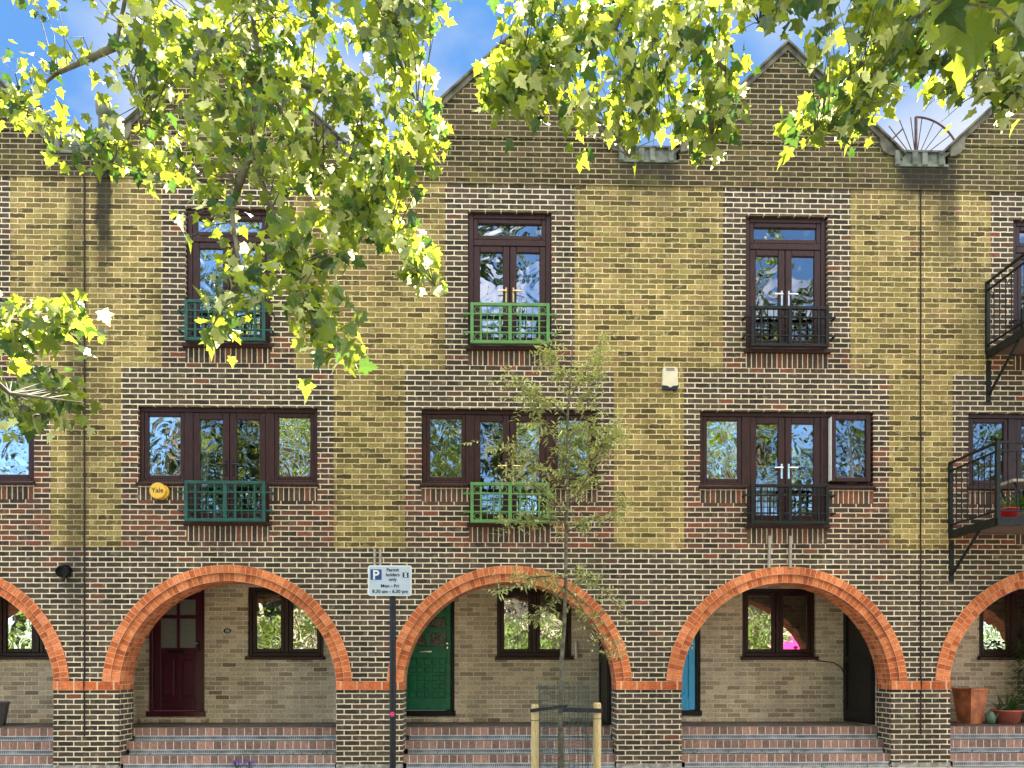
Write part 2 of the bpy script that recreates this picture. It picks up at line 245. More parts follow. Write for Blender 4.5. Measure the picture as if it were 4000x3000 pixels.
def leafmat(name, dcol, tcol, tr=0.5, gloss=0.35, var=0.35):
    m = bpy.data.materials.new(name); m.use_nodes = True; t = m.node_tree; t.nodes.clear(); L = t.links.new
    o = N(t, 'ShaderNodeOutputMaterial'); d = N(t, 'ShaderNodeBsdfPrincipled'); tl = N(t, 'ShaderNodeBsdfTranslucent'); mx = N(t, 'ShaderNodeMixShader')
    d.inputs['Roughness'].default_value = gloss; d.inputs['Specular IOR Level'].default_value = 0.6
    uv = N(t, 'ShaderNodeUVMap'); uv.uv_map = 'UVMap'; wn = N(t, 'ShaderNodeTexWhiteNoise', noise_dimensions='2D'); L(uv.outputs[0], wn.inputs['Vector'])
    mr = N(t, 'ShaderNodeMapRange'); mr.inputs[3].default_value = 1 - var; mr.inputs[4].default_value = 1 + var; L(wn.outputs['Value'], mr.inputs[0])
    for col, n in ((dcol, d.inputs['Base Color']), (tcol, tl.inputs['Color'])):
        s = N(t, 'ShaderNodeVectorMath', operation='SCALE'); s.inputs[0].default_value = col; L(mr.outputs[0], s.inputs['Scale']); L(s.outputs[0], n)
    gp = N(t, 'ShaderNodeNewGeometry'); nn = N(t, 'ShaderNodeTexNoise'); nn.inputs['Scale'].default_value = 45; nn.inputs['Detail'].default_value = 3; L(gp.outputs['Position'], nn.inputs['Vector'])
    bp = N(t, 'ShaderNodeBump'); bp.inputs['Strength'].default_value = 0.5; bp.inputs['Distance'].default_value = 0.01; L(nn.outputs['Fac'], bp.inputs['Height']); L(bp.outputs[0], d.inputs['Normal']); L(bp.outputs[0], tl.inputs['Normal'])
    mx.inputs['Fac'].default_value = tr; L(d.outputs[0], mx.inputs[1]); L(tl.outputs[0], mx.inputs[2]); L(mx.outputs[0], o.inputs['Surface'])
    return m
MD['leaf'] = leafmat('plane_leaf', (0.06, 0.13, 0.03), (0.46, 0.54, 0.035), 0.5, 0.3)
MD['shadeleaf'] = leafmat('shaded_plane_leaf', (0.028, 0.075, 0.022), (0.1, 0.2, 0.025), 0.4, 0.35)  # leaf shade put into a darker colour, mixed in for contrast
MD['glareleaf'] = leafmat('sunglare_plane_leaf', (0.32, 0.36, 0.16), (0.8, 0.85, 0.35), 0.6, 0.25, 0.15)  # sun-blown white of the leaves put into a pale colour
MD['jointm'] = mat('dark_sealant', (0.02, 0.01, 0.008), 0.8)
MD['sleaf'] = leafmat('sapling_leaf', (0.56, 0.6, 0.28), (0.45, 0.48, 0.12), 0.35, 0.5)
MD['dleaf'] = leafmat('pot_plant_leaf', (0.035, 0.1, 0.025), (0.1, 0.2, 0.03), 0.3, 0.4)
MD['gleaf'] = leafmat('grey_green_leaf', (0.1, 0.2, 0.13), (0.1, 0.2, 0.1), 0.2, 0.4)
MD['hleaf'] = leafmat('hedge_leaf', (0.16, 0.24, 0.03), (0.4, 0.5, 0.05), 0.35, 0.45)
MD['bleaf'] = leafmat('street_tree_leaf', (0.035, 0.065, 0.012), (0.09, 0.15, 0.015), 0.4, 0.4)

# ------------------------------------------------------------------ mesh builder
class MB:
    def __init__(s, ox=0.0, oy=0.0, oz=0.0): s.v = []; s.f = []; s.uv = []; s.mi = []; s.mats = []; s.o = (ox, oy, oz)
    def mid(s, m):
        if m not in s.mats: s.mats.append(m)
        return s.mats.index(m)
    def face(s, pts, m, uv=None):
        b = len(s.v); s.v += [tuple(p) for p in pts]; s.f.append(tuple(range(b, b + len(pts)))); s.mi.append(s.mid(m))
        if uv is None:
            a = Vector(pts[0]); nrm = (Vector(pts[1]) - a).cross(Vector(pts[2]) - a)
            ox, oy, oz = s.o
            if abs(nrm.z) > max(abs(nrm.x), abs(nrm.y)): uv = [(p[0] + ox, p[1] + oy) for p in pts]
            else: uv = [(p[0] + p[1] + ox + oy, p[2] + oz) for p in pts]
        s.uv += uv
    def box(s, x0, x1, y0, y1, z0, z1, m, skip=''):
        P = lambda x, y, z: (x, y, z)
        if 'f' not in skip: s.face([P(x0, y0, z0), P(x1, y0, z0), P(x1, y0, z1), P(x0, y0, z1)], m)
        if 'k' not in skip: s.face([P(x1, y1, z0), P(x0, y1, z0), P(x0, y1, z1), P(x1, y1, z1)], m)
        if 'l' not in skip: s.face([P(x0, y1, z0), P(x0, y0, z0), P(x0, y0, z1), P(x0, y1, z1)], m)
        if 'r' not in skip: s.face([P(x1, y0, z0), P(x1, y1, z0), P(x1, y1, z1), P(x1, y0, z1)], m)
        if 't' not in skip: s.face([P(x0, y0, z1), P(x1, y0, z1), P(x1, y1, z1), P(x0, y1, z1)], m)
        if 'b' not in skip: s.face([P(x0, y1, z0), P(x1, y1, z0), P(x1, y0, z0), P(x0, y0, z0)], m)
    def bev(s, x0, x1, y0, y1, z0, z1, m, c=0.008):      # box with chamfered front edges
        s.face([(x0 + c, y0, z0 + c), (x1 - c, y0, z0 + c), (x1 - c, y0, z1 - c), (x0 + c, y0, z1 - c)], m)
        s.face([(x0, y0 + c, z0), (x1, y0 + c, z0), (x1 - c, y0, z0 + c), (x0 + c, y0, z0 + c)], m)
        s.face([(x0 + c, y0, z1 - c), (x1 - c, y0, z1 - c), (x1, y0 + c, z1), (x0, y0 + c, z1)], m)
        s.face([(x0, y0 + c, z0), (x0 + c, y0, z0 + c), (x0 + c, y0, z1 - c), (x0, y0 + c, z1)], m)
        s.face([(x1 - c, y0, z0 + c), (x1, y0 + c, z0), (x1, y0 + c, z1), (x1 - c, y0, z1 - c)], m)
        s.box(x0, x1, y0 + c, y1, z0, z1, m, 'f')
    def ringframe(s, x0, x1, z0, z1, y0, y1, wl, m, c=0.008):    # rectangular frame, butt-jointed
        s.bev(x0, x0 + wl, y0, y1, z0, z1, m, c); s.bev(x1 - wl, x1, y0, y1, z0, z1, m, c)
        s.bev(x0 + wl, x1 - wl, y0, y1, z1 - wl, z1, m, c); s.bev(x0 + wl, x1 - wl, y0, y1, z0, z0 + wl, m, c)
    def tube(s, pts, rad, m, n=8, caps=True):
        pts = [Vector(p) for p in pts]
        rs = rad if isinstance(rad, (list, tuple)) else [rad] * len(pts)
        rings = []; prev = None
        for i, p in enumerate(pts):
            d = (pts[min(i + 1, len(pts) - 1)] - pts[max(i - 1, 0)]).normalized()
            if prev is None:
                a = d.cross(Vector((0, 0, 1))) if abs(d.z) < 0.95 else d.cross(Vector((1, 0, 0)))
                a.normalize()
            else:
                a = prev - d * prev.dot(d); a.normalize()
            prev = a; b = d.cross(a)
            rings.append([p + (a * cos(2 * pi * k / n) + b * sin(2 * pi * k / n)) * rs[i] for k in range(n)])
        base = len(s.v); mi = s.mid(m)
        for r in rings: s.v += [tuple(q) for q in r]
        for i in range(len(rings) - 1):
            for k in range(n):
                k2 = (k + 1) % n
                s.f.append((base + i * n + k, base + i * n + k2, base + (i + 1) * n + k2, base + (i + 1) * n + k)); s.mi.append(mi); s.uv += [(k / n, i), (k2 / n, i), (k2 / n, i + 1), (k / n, i + 1)]
        if caps:
            s.f.append(tuple(base + k for k in range(n))[::-1]); s.mi.append(mi); s.uv += [(0, 0)] * n
            s.f.append(tuple(base + (len(rings) - 1) * n + k for k in range(n))); s.mi.append(mi); s.uv += [(0, 0)] * n
    def lathe(s, prof, m, cx=0, cy=0, cz=0, n=20, sq=None, rot=0.0):
        base = len(s.v); mi = s.mid(m)
        for (r, z) in prof:
            for k in range(n):
                a = 2 * pi * k / n + rot
                s.v.append((cx + r * cos(a), cy + r * sin(a), cz + z))
        for i in range(len(prof) - 1):
            for k in range(n):
                k2 = (k + 1) % n
                s.f.append((base + i * n + k, base + i * n + k2, base + (i + 1) * n + k2, base + (i + 1) * n + k)); s.mi.append(mi); s.uv += [(0, 0)] * 4
    def prism(s, poly, y0, y1, m):       # polygon in xz, extruded along y
        n = len(poly)
        s.face([(x, y0, z) for x, z in poly], m); s.face([(x, y1, z) for x, z in poly][::-1], m)
        for i in range(n):
            a = poly[i]; b = poly[(i + 1) % n]
            s.face([(a[0], y0, a[1]), (a[0], y1, a[1]), (b[0], y1, b[1]), (b[0], y0, b[1])], m)
    def build(s, name, parent=None, smooth=False, loc=None):
        me = bpy.data.meshes.new(name); me.from_pydata(s.v, [], s.f)
        ul = me.uv_layers.new(name='UVMap')
        flat = [c for u in s.uv for c in u]
        ul.data.foreach_set('uv', flat)
        for m in s.mats: me.materials.append(MD[m])
        me.polygons.foreach_set('material_index', s.mi)
        if smooth: me.polygons.foreach_set('use_smooth', [True] * len(me.polygons))
        me.update()
        o = bpy.data.objects.new(name, me); C.collection.objects.link(o)
        if parent: o.parent = parent
        if loc: o.location = loc
        return o
def empty(name, loc=(0, 0, 0)):
    o = bpy.data.objects.new(name, None); C.collection.objects.link(o); o.location = loc; o.empty_display_size = 0.2; return o
def tag(o, label=None, cat=None, group=None, kind=None):
    if label: o['label'] = label
    if cat: o['category'] = cat
    if group: o['group'] = group
    if kind: o['kind'] = kind
    return o
def text_into(mb, s, size, x, y, z, m, align='CENTER', bold=0.0, rotm=None, sx=1.0):
    cu = bpy.data.curves.new('t', 'FONT'); cu.body = s; cu.size = size; cu.align_x = align; cu.offset = bold; cu.extrude = 0.0012; cu.resolution_u = 3
    ob = bpy.data.objects.new('t', cu); C.collection.objects.link(ob)
    me = bpy.data.meshes.new_from_object(ob.evaluated_get(bpy.context.evaluated_depsgraph_get()))
    for p in me.polygons:
        pts = [me.vertices[i].co for i in p.vertices]
        mb.face([(x + q.x * sx, y - q.z, z + q.y) for q in pts], m, [(0, 0)] * len(pts))
    bpy.data.objects.remove(ob); bpy.data.curves.remove(cu); bpy.data.meshes.remove(me)

# ------------------------------------------------------------------ the setting
m = MB(); m.box(-60, 60, -2.9, 2.2, -0.2, -0.03, 'pave'); tag(m.build('pavement'), 'grey slab pavement in front of the steps', 'pavement', kind='structure')
m = MB(); m.box(-60, 60, -3.03, -2.9, -0.2, -0.028, 'kerb'); tag(m.build('kerb'), kind='structure')
m = MB(); m.box(-60, 60, -10.0, -3.03, -0.3, -0.15, 'asphalt'); tag(m.build('road'), kind='structure')
m = MB(); m.box(-60, 60, -13.5, -10.0, -0.2, -0.03, 'pave'); tag(m.build('far_pavement'), kind='structure')
m = MB(); m.box(-400, 400, -400, 400, -0.6, -0.32, 'dirt'); tag(m.build('ground'), kind='structure')

# ------------------------------------------------------------------ houses
RAD_I, RAD_M, RAD_O, AZ = 1.54, 1.652, 1.77, 1.12
ZF = 0.53                       # porch floor
YB = 1.45                       # back wall of the porch
def cells(mb, xs, zs, y, zone, flip=False):
    xs = sorted(set(xs)); zs = sorted(set(zs))
    for i in range(len(xs) - 1):
        for j in range(len(zs) - 1):
            z = zone((xs[i] + xs[i + 1]) / 2, (zs[j] + zs[j + 1]) / 2)
            if z: mb.face([(xs[i], y, zs[j]), (xs[i + 1], y, zs[j]), (xs[i + 1], y, zs[j + 1]), (xs[i], y, zs[j + 1])], z)
def reveal(mb, x0, x1, z0, z1, y0, y1, m, top='dark'):
    mb.face([(x0, y0, z0), (x0, y1, z0), (x0, y1, z1), (x0, y0, z1)], m)
    mb.face([(x1, y1, z0), (x1, y0, z0), (x1, y0, z1), (x1, y1, z1)], m)
    mb.face([(x0, y0, z1), (x0, y1, z1), (x1, y1, z1), (x1, y0, z1)], m)
    mb.face([(x0, y1, z0), (x0, y0, z0), (x1, y0, z0), (x1, y1, z0)], m)

def pane(parent, x0, x1, z0, z1, y, g):
    p = MB(); n = 6
    p.face([(x0, y, z0), (x1, y, z0), (x1, y, z1), (x0, y, z1)], g)
    return p.build('pane', parent)
def room(parent, ox, x0, x1, z0, z1, y0=0.16, d=3.0):
    r = MB(ox); y1 = y0 + d
    r.face([(x0, y1, z0), (x1, y1, z0), (x1, y1, z1), (x0, y1, z1)], 'room')
    r.face([(x0, y0, z0), (x0, y1, z0), (x0, y1, z1), (x0, y0, z1)], 'room'); r.face([(x1, y1, z0), (x1, y0, z0), (x1, y0, z1), (x1, y1, z1)], 'room')
    r.face([(x0, y0, z1), (x0, y1, z1), (x1, y1, z1), (x1, y0, z1)], 'room'); r.face([(x0, y0, z0), (x1, y0, z0), (x1, y1, z0), (x0, y1, z0)], 'roomfloor')
    r.build('room', parent)
def handles(parent, z, metal, y=0.05):
    for s in (-1, 1):
        h = MB(); xx = s * 0.052
        h.bev(xx - 0.014, xx + 0.014, y - 0.012, y, z - 0.12, z + 0.1, metal, 0.004)
        h.tube([(xx, y - 0.01, z + 0.035), (xx, y - 0.045, z + 0.035), (xx + s * 0.03, y - 0.05, z + 0.035), (xx + s * 0.12, y - 0.05, z + 0.03)], 0.009, metal, 6)
        h.build('handle', parent)
def juliet(parent, zt, zb, col, bars=True):
    o = MB(); y0, y1 = -0.135, -0.1; hw = 0.565; b = 0.046
    o.bev(-hw, -hw + b, y0, y1, zb, zt, col, 0.005); o.bev(hw - b, hw, y0, y1, zb, zt, col, 0.005)
    o.bev(-hw + b, hw - b, y0, y1, zt - b, zt, col, 0.005); o.bev(-hw + b, hw - b, y0, y1, zb, zb + b, col, 0.005)
    o.bev(-0.026, 0.026, y0, y1, zb + b, zt - b, col, 0.005)
    for s in (-1, 1):
        for xx in (0.145, 0.415):
            o.box(s * xx - 0.013, s * xx + 0.013, y0 + 0.008, y1 - 0.004, zb + b, zt - b, col)
        for xx in (0.235, 0.325): o.box(s * xx - 0.005, s * xx + 0.005, y0 + 0.014, y1 - 0.01, zb + b, zt - b, col)
    for z in (zt - 0.158, zb + 0.158): o.box(-hw + b, hw - b, y0 + 0.005, y1 - 0.001, z - 0.01, z + 0.01, col)
    for k in (1, 2):
        z = zb + 0.158 + (zt - zb - 0.316) * k / 3
        o.box(-hw + b, hw - b, y0 + 0.016, y1 - 0.012, z - 0.005, z + 0.005, col)
    j = o.build('juliet_balcony', parent)
    for s in (-1, 1):
        for xx in (0.086, 0.466):
            for z in (zt - 0.098, zb + 0.098):
                pts = [(s * xx + 0.041 * cos(a * pi / 8), y0 + 0.018, z + 0.041 * sin(a * pi / 8)) for a in range(17)]
                rg = MB(); rg.tube(pts, 0.006, col, 5, False); rg.build('ring_ornament', j)
    for s in (-1, 1):
        for z in (zt - 0.158, zb + 0.158):
            k = MB(); xs = sorted((s * hw, s * (hw + 0.1)))
            k.box(xs[0], xs[1], y0 + 0.008, y1 - 0.004, z - 0.011, z + 0.011, col)
            xs = sorted((s * (hw + 0.075), s * (hw + 0.1))); k.box(xs[0], xs[1], y1 - 0.004, 0.0, z - 0.011, z + 0.011, col)
            k.build('bracket', j)
def french_top(parent, col, metal, g):
    fr = MB(); y0 = 0.05; F_ = 'frame'
    fr.ringframe(-0.6, 0.6, 6.05, 7.995, y0, y0 + 0.08, 0.075, F_)
    fr.bev(-0.525, 0.525, y0 + 0.004, y0 + 0.08, 7.53, 7.62, F_)
    fr.ringframe(-0.525, 0.525, 7.62, 7.92, y0 + 0.012, y0 + 0.075, 0.065, F_)
    f = fr.build('french_window', parent)
    s = MB(); s.bev(-0.63, 0.63, -0.05, y0 + 0.08, 5.985, 6.05, F_, 0.01); s.build('sill', f)
    for sg in (-1, 1):
        x = sorted((sg * 0.004, sg * 0.525)); lf = MB()
        lf.bev(x[0], x[0] + 0.095, y0 + 0.014, y0 + 0.07, 6.125, 7.53, F_); lf.bev(x[1] - 0.095, x[1], y0 + 0.014, y0 + 0.07, 6.125, 7.53, F_)
        lf.bev(x[0] + 0.095, x[1] - 0.095, y0 + 0.014, y0 + 0.07, 7.44, 7.53, F_); lf.bev(x[0] + 0.095, x[1] - 0.095, y0 + 0.014, y0 + 0.07, 6.125, 6.215, F_)
        lf.build('door_leaf', f); pane(f, x[0] + 0.09, x[1] - 0.09, 6.21, 7.445, y0 + 0.04, g)
    pane(f, -0.46, 0.46, 7.68, 7.86, y0 + 0.045, g)
    handles(f, 6.83, metal, y0 + 0.014)
    juliet(parent, 6.62, 6.04, col)
def mid_window(parent, col, metal, g, open_right=False, glasses=None):
    fr = MB(); y0 = 0.05; F_ = 'frame'; zt = 5.15
    fr.bev(-1.272, 1.272, y0, y0 + 0.08, zt - 0.065, zt, F_)
    for s in (-1, 1):
        x = sorted((s * 1.272, s * 1.212)); fr.bev(x[0], x[1], y0, y0 + 0.08, 4.06, zt - 0.065, F_)
        x = sorted((s * 0.52, s * 0.64)); fr.bev(x[0], x[1], y0, y0 + 0.08, 4.06, zt - 0.065, F_)
        x = sorted((s * 0.64, s * 1.212)); fr.bev(x[0], x[1], y0, y0 + 0.08, 4.06, 4.12, F_)
        x = sorted((s * 0.52, s * 0.588)); fr.bev(x[0], x[1], y0 + 0.001, y0 + 0.08, 3.5, 4.06, F_)
    fr.bev(-0.52, 0.52, y0, y0 + 0.08, 3.5, 3.56, F_)
    f = fr.build('window', parent)
    s = MB(); s.bev(-0.62, 0.62, -0.05, y0 + 0.08, 3.445, 3.5, F_, 0.01)
    for sg in (-1, 1):
        x = sorted((sg * 0.6, sg * 1.29)); s.bev(x[0], x[1], -0.05, y0 + 0.08, 4.015, 4.06, F_, 0.01)
    s.build('sill', f)
    gl = glasses or [g, g, g, g]
    for k, sg in enumerate((-1, 1)):
        x = sorted((sg * 0.64, sg * 1.212)); cs = MB()
        if open_right and sg > 0:
            cs.ringframe(0, 0.572, 0, 0.965, -0.02, 0.04, 0.065, F_)
            o = cs.build('casement', f, loc=(0.64, y0 - 0.075, 4.12)); pg = pane(o, 0.06, 0.512, 0.06, 0.905, 0.012, gl[3]); o.rotation_euler = (0, 0, radians(0))
            o.parent = f
            st = MB(); st.box(0.632, 0.64, y0 - 0.09, y0, 4.14, 5.06, 'white'); st.build('seal', f)
        else:
            cs.ringframe(x[0], x[1], 4.12, 5.085, y0 + 0.014, y0 + 0.07, 0.062, F_)
            cs.build('casement', f); pane(f, x[0] + 0.058, x[1] - 0.058, 4.18, 5.027, y0 + 0.04, gl[0] if sg < 0 else gl[3])
        x = sorted((sg * 0.004, sg * 0.52)); lf = MB()
        lf.bev(x[0], x[0] + 0.095, y0 + 0.014, y0 + 0.07, 3.56, 5.085, F_); lf.bev(x[1] - 0.095, x[1], y0 + 0.014, y0 + 0.07, 3.56, 5.085, F_)
        lf.bev(x[0] + 0.095, x[1] - 0.095, y0 + 0.014, y0 + 0.07, 4.985, 5.085, F_); lf.bev(x[0] + 0.095, x[1] - 0.095, y0 + 0.014, y0 + 0.07, 3.56, 3.65, F_)
        lf.build('door_leaf', f); pane(f, x[0] + 0.09, x[1] - 0.09, 3.645, 4.99, y0 + 0.04, gl[1] if sg < 0 else gl[2])
    handles(f, 4.3, metal, y0 + 0.014)
    if col: juliet(parent, 4.06, 3.485, col)
    return f
def ground_window(parent, g):
    fr = MB(); F_ = 'frame'; y0 = YB + 0.05; x0, x1, z0, z1 = -0.18, 1.04, 1.6, 2.72
    fr.ringframe(x0, x1, z0, z1, y0, y0 + 0.08, 0.06, F_); xm = (x0 + x1) / 2
    fr.bev(xm - 0.035, xm + 0.035, y0 + 0.002, y0 + 0.08, z0 + 0.06, z1 - 0.06, F_)
    f = fr.build('window', parent)
    s = MB(); s.bev(x0 - 0.03, x1 + 0.03, YB - 0.06, y0 + 0.08, 1.545, 1.6, F_, 0.01); s.build('sill', f)
    for a, b in ((x0 + 0.06, xm - 0.035), (xm + 0.035, x1 - 0.06)):
        cs = MB(); cs.ringframe(a, b, z0 + 0.06, z1 - 0.06, y0 + 0.014, y0 + 0.07, 0.062, F_); cs.build('casement', f)
        pane(f, a + 0.058, b - 0.058, z0 + 0.118, z1 - 0.118, y0 + 0.04, g)
    return f

def front_door(parent, kind):
    y0 = YB + 0.07; x0, x1, z0, z1 = -1.78, -0.87, 0.66, 2.7
    fcol, dcol = {'maroon': ('maroon', 'maroon'), 'green': ('black', 'greendoor'), 'blue': ('black', 'bluedoor')}[kind]
    d = MB(); fw = 0.065
    a, b = x0 + fw, x1 - fw; zb, zt = z0 + 0.06, z1 - fw
    W = b - a; H = zt - zb; Y0, Y1 = y0 + 0.01, y0 + 0.05
    def rect(u0, u1, v0, v1, mm=dcol, dy=0.0, c=0.006): d.bev(a + u0 * W, a + u1 * W, Y0 - dy, Y1, zb + v0 * H, zb + v1 * H, mm, c)
    glassy = []
    if kind == 'maroon':
        rect(0, .14, 0, 1); rect(.86, 1, 0, 1); rect(.14, .86, .47, .53); rect(.14, .86, .94, 1); rect(.14, .86, 0, .08); rect(.47, .53, .53, .94); rect(.46, .54, .08, .47)
        rect(.14, .47, .78, .81); rect(.53, .86, .78, .81)
        glassy = [(.14, .47, .53, .78), (.53, .86, .53, .78), (.14, .47, .81, .94), (.53, .86, .81, .94)]; gm = 'frost'
        for u0, u1 in ((.14, .46), (.54, .86)):
            d.box(a + u0 * W, a + u1 * W, Y0 + 0.02, Y1 + 0.002, zb + .08 * H, zb + .47 * H, dcol)
            d.bev(a + (u0 + .05) * W, a + (u1 - .05) * W, Y0 + 0.003, Y0 + 0.021, zb + .12 * H, zb + .43 * H, dcol, 0.014)
    elif kind == 'green':
        rect(0, .1, 0, 1); rect(.9, 1, 0, 1); rect(.1, .9, .45, .545); rect(.1, .9, .955, 1); rect(.1, .9, 0, .1); rect(.1, .9, .665, .7); rect(.1, .9, .8, .85)
        for v0, v1 in ((.545, .665), (.7, .8), (.85, .955)): rect(.46, .54, v0, v1); glassy += [(.1, .46, v0, v1), (.54, .9, v0, v1)]
        gm = 'textured'
        d.box(a + .1 * W, a + .9 * W, Y0 + 0.022, Y1 + 0.002, zb + .1 * H, zb + .45 * H, dcol)
        for i in range(5):
            for j in range(5):
                u0 = .1 + .8 * i / 5 + .02; u1 = .1 + .8 * (i + 1) / 5 - .02; v0 = .1 + .35 * j / 5 + .009; v1 = .1 + .35 * (j + 1) / 5 - .009
                d.bev(a + u0 * W, a + u1 * W, Y0 + 0.002, Y0 + 0.023, zb + v0 * H, zb + v1 * H, dcol, 0.014)
    else:
        rect(0, .14, 0, 1); rect(.86, 1, 0, 1); rect(.14, .86, .47, .56); rect(.14, .86, .94, 1); rect(.14, .86, 0, .1); rect(.46, .54, .1, .47)
        glassy = [(.14, .86, .56, .94)]; gm = 'frost'
        for u0, u1 in ((.14, .46), (.54, .86)):
            d.box(a + u0 * W, a + u1 * W, Y0 + 0.02, Y1 + 0.002, zb + .1 * H, zb + .47 * H, dcol)
            d.bev(a + (u0 + .05) * W, a + (u1 - .05) * W, Y0 + 0.003, Y0 + 0.021, zb + .14 * H, zb + .43 * H, dcol, 0.014)
    o = d.build('front_door', parent)
    f = MB()
    f.bev(x0, a - 0.004, y0 - 0.02, y0 + 0.07, z0, z1, fcol); f.bev(b + 0.004, x1, y0 - 0.02, y0 + 0.07, z0, z1, fcol); f.bev(a - 0.004, b + 0.004, y0 - 0.02, y0 + 0.07, zt + 0.004, z1, fcol)
    f.bev(x0 - 0.02, x1 + 0.02, YB - 0.03, y0 + 0.07, z0 - 0.03, zb - 0.004, fcol); f.build('door_frame', o)
    for (u0, u1, v0, v1) in glassy:
        g = MB(); g.box(a + u0 * W, a + u1 * W, Y0 + 0.024, Y0 + 0.03, zb + v0 * H, zb + v1 * H, gm); g.build('pane', o)
    h = MB(); zz = zb + .57 * H; xx = b - 0.055
    if kind == 'maroon': h.tube([(xx, Y0, zz), (xx, Y0 - 0.05, zz), (xx - 0.11, Y0 - 0.05, zz)], 0.011, 'chrome', 8); h.bev(xx - 0.02, xx + 0.02, Y0 - 0.01, Y0, zz - 0.13, zz + 0.05, 'black', 0.004)
    else: h.tube([(xx, Y0, zz), (xx, Y0 - 0.03, zz), (xx, Y0 - 0.04, zz)], [0.022, 0.022, 0.014], 'chrome', 10); h.bev(xx - 0.012, xx + 0.012, Y0 - 0.006, Y0, zz - 0.09, zz - 0.05, 'chrome', 0.003)
    h.build('handle', o)
    l = MB(); lm = 'black' if kind == 'maroon' else 'chrome'; zl = zb + .5 * H
    l.bev(a + .3 * W, a + .64 * W, Y0 - 0.012, Y0, zl - 0.025, zl + 0.025, dcol if kind == 'green' else lm, 0.005)
    l.bev(a + .34 * W, a + .6 * W, Y0 - 0.016, Y0 - 0.012, zl - 0.014, zl + 0.014, lm, 0.002); l.build('letterbox', o)

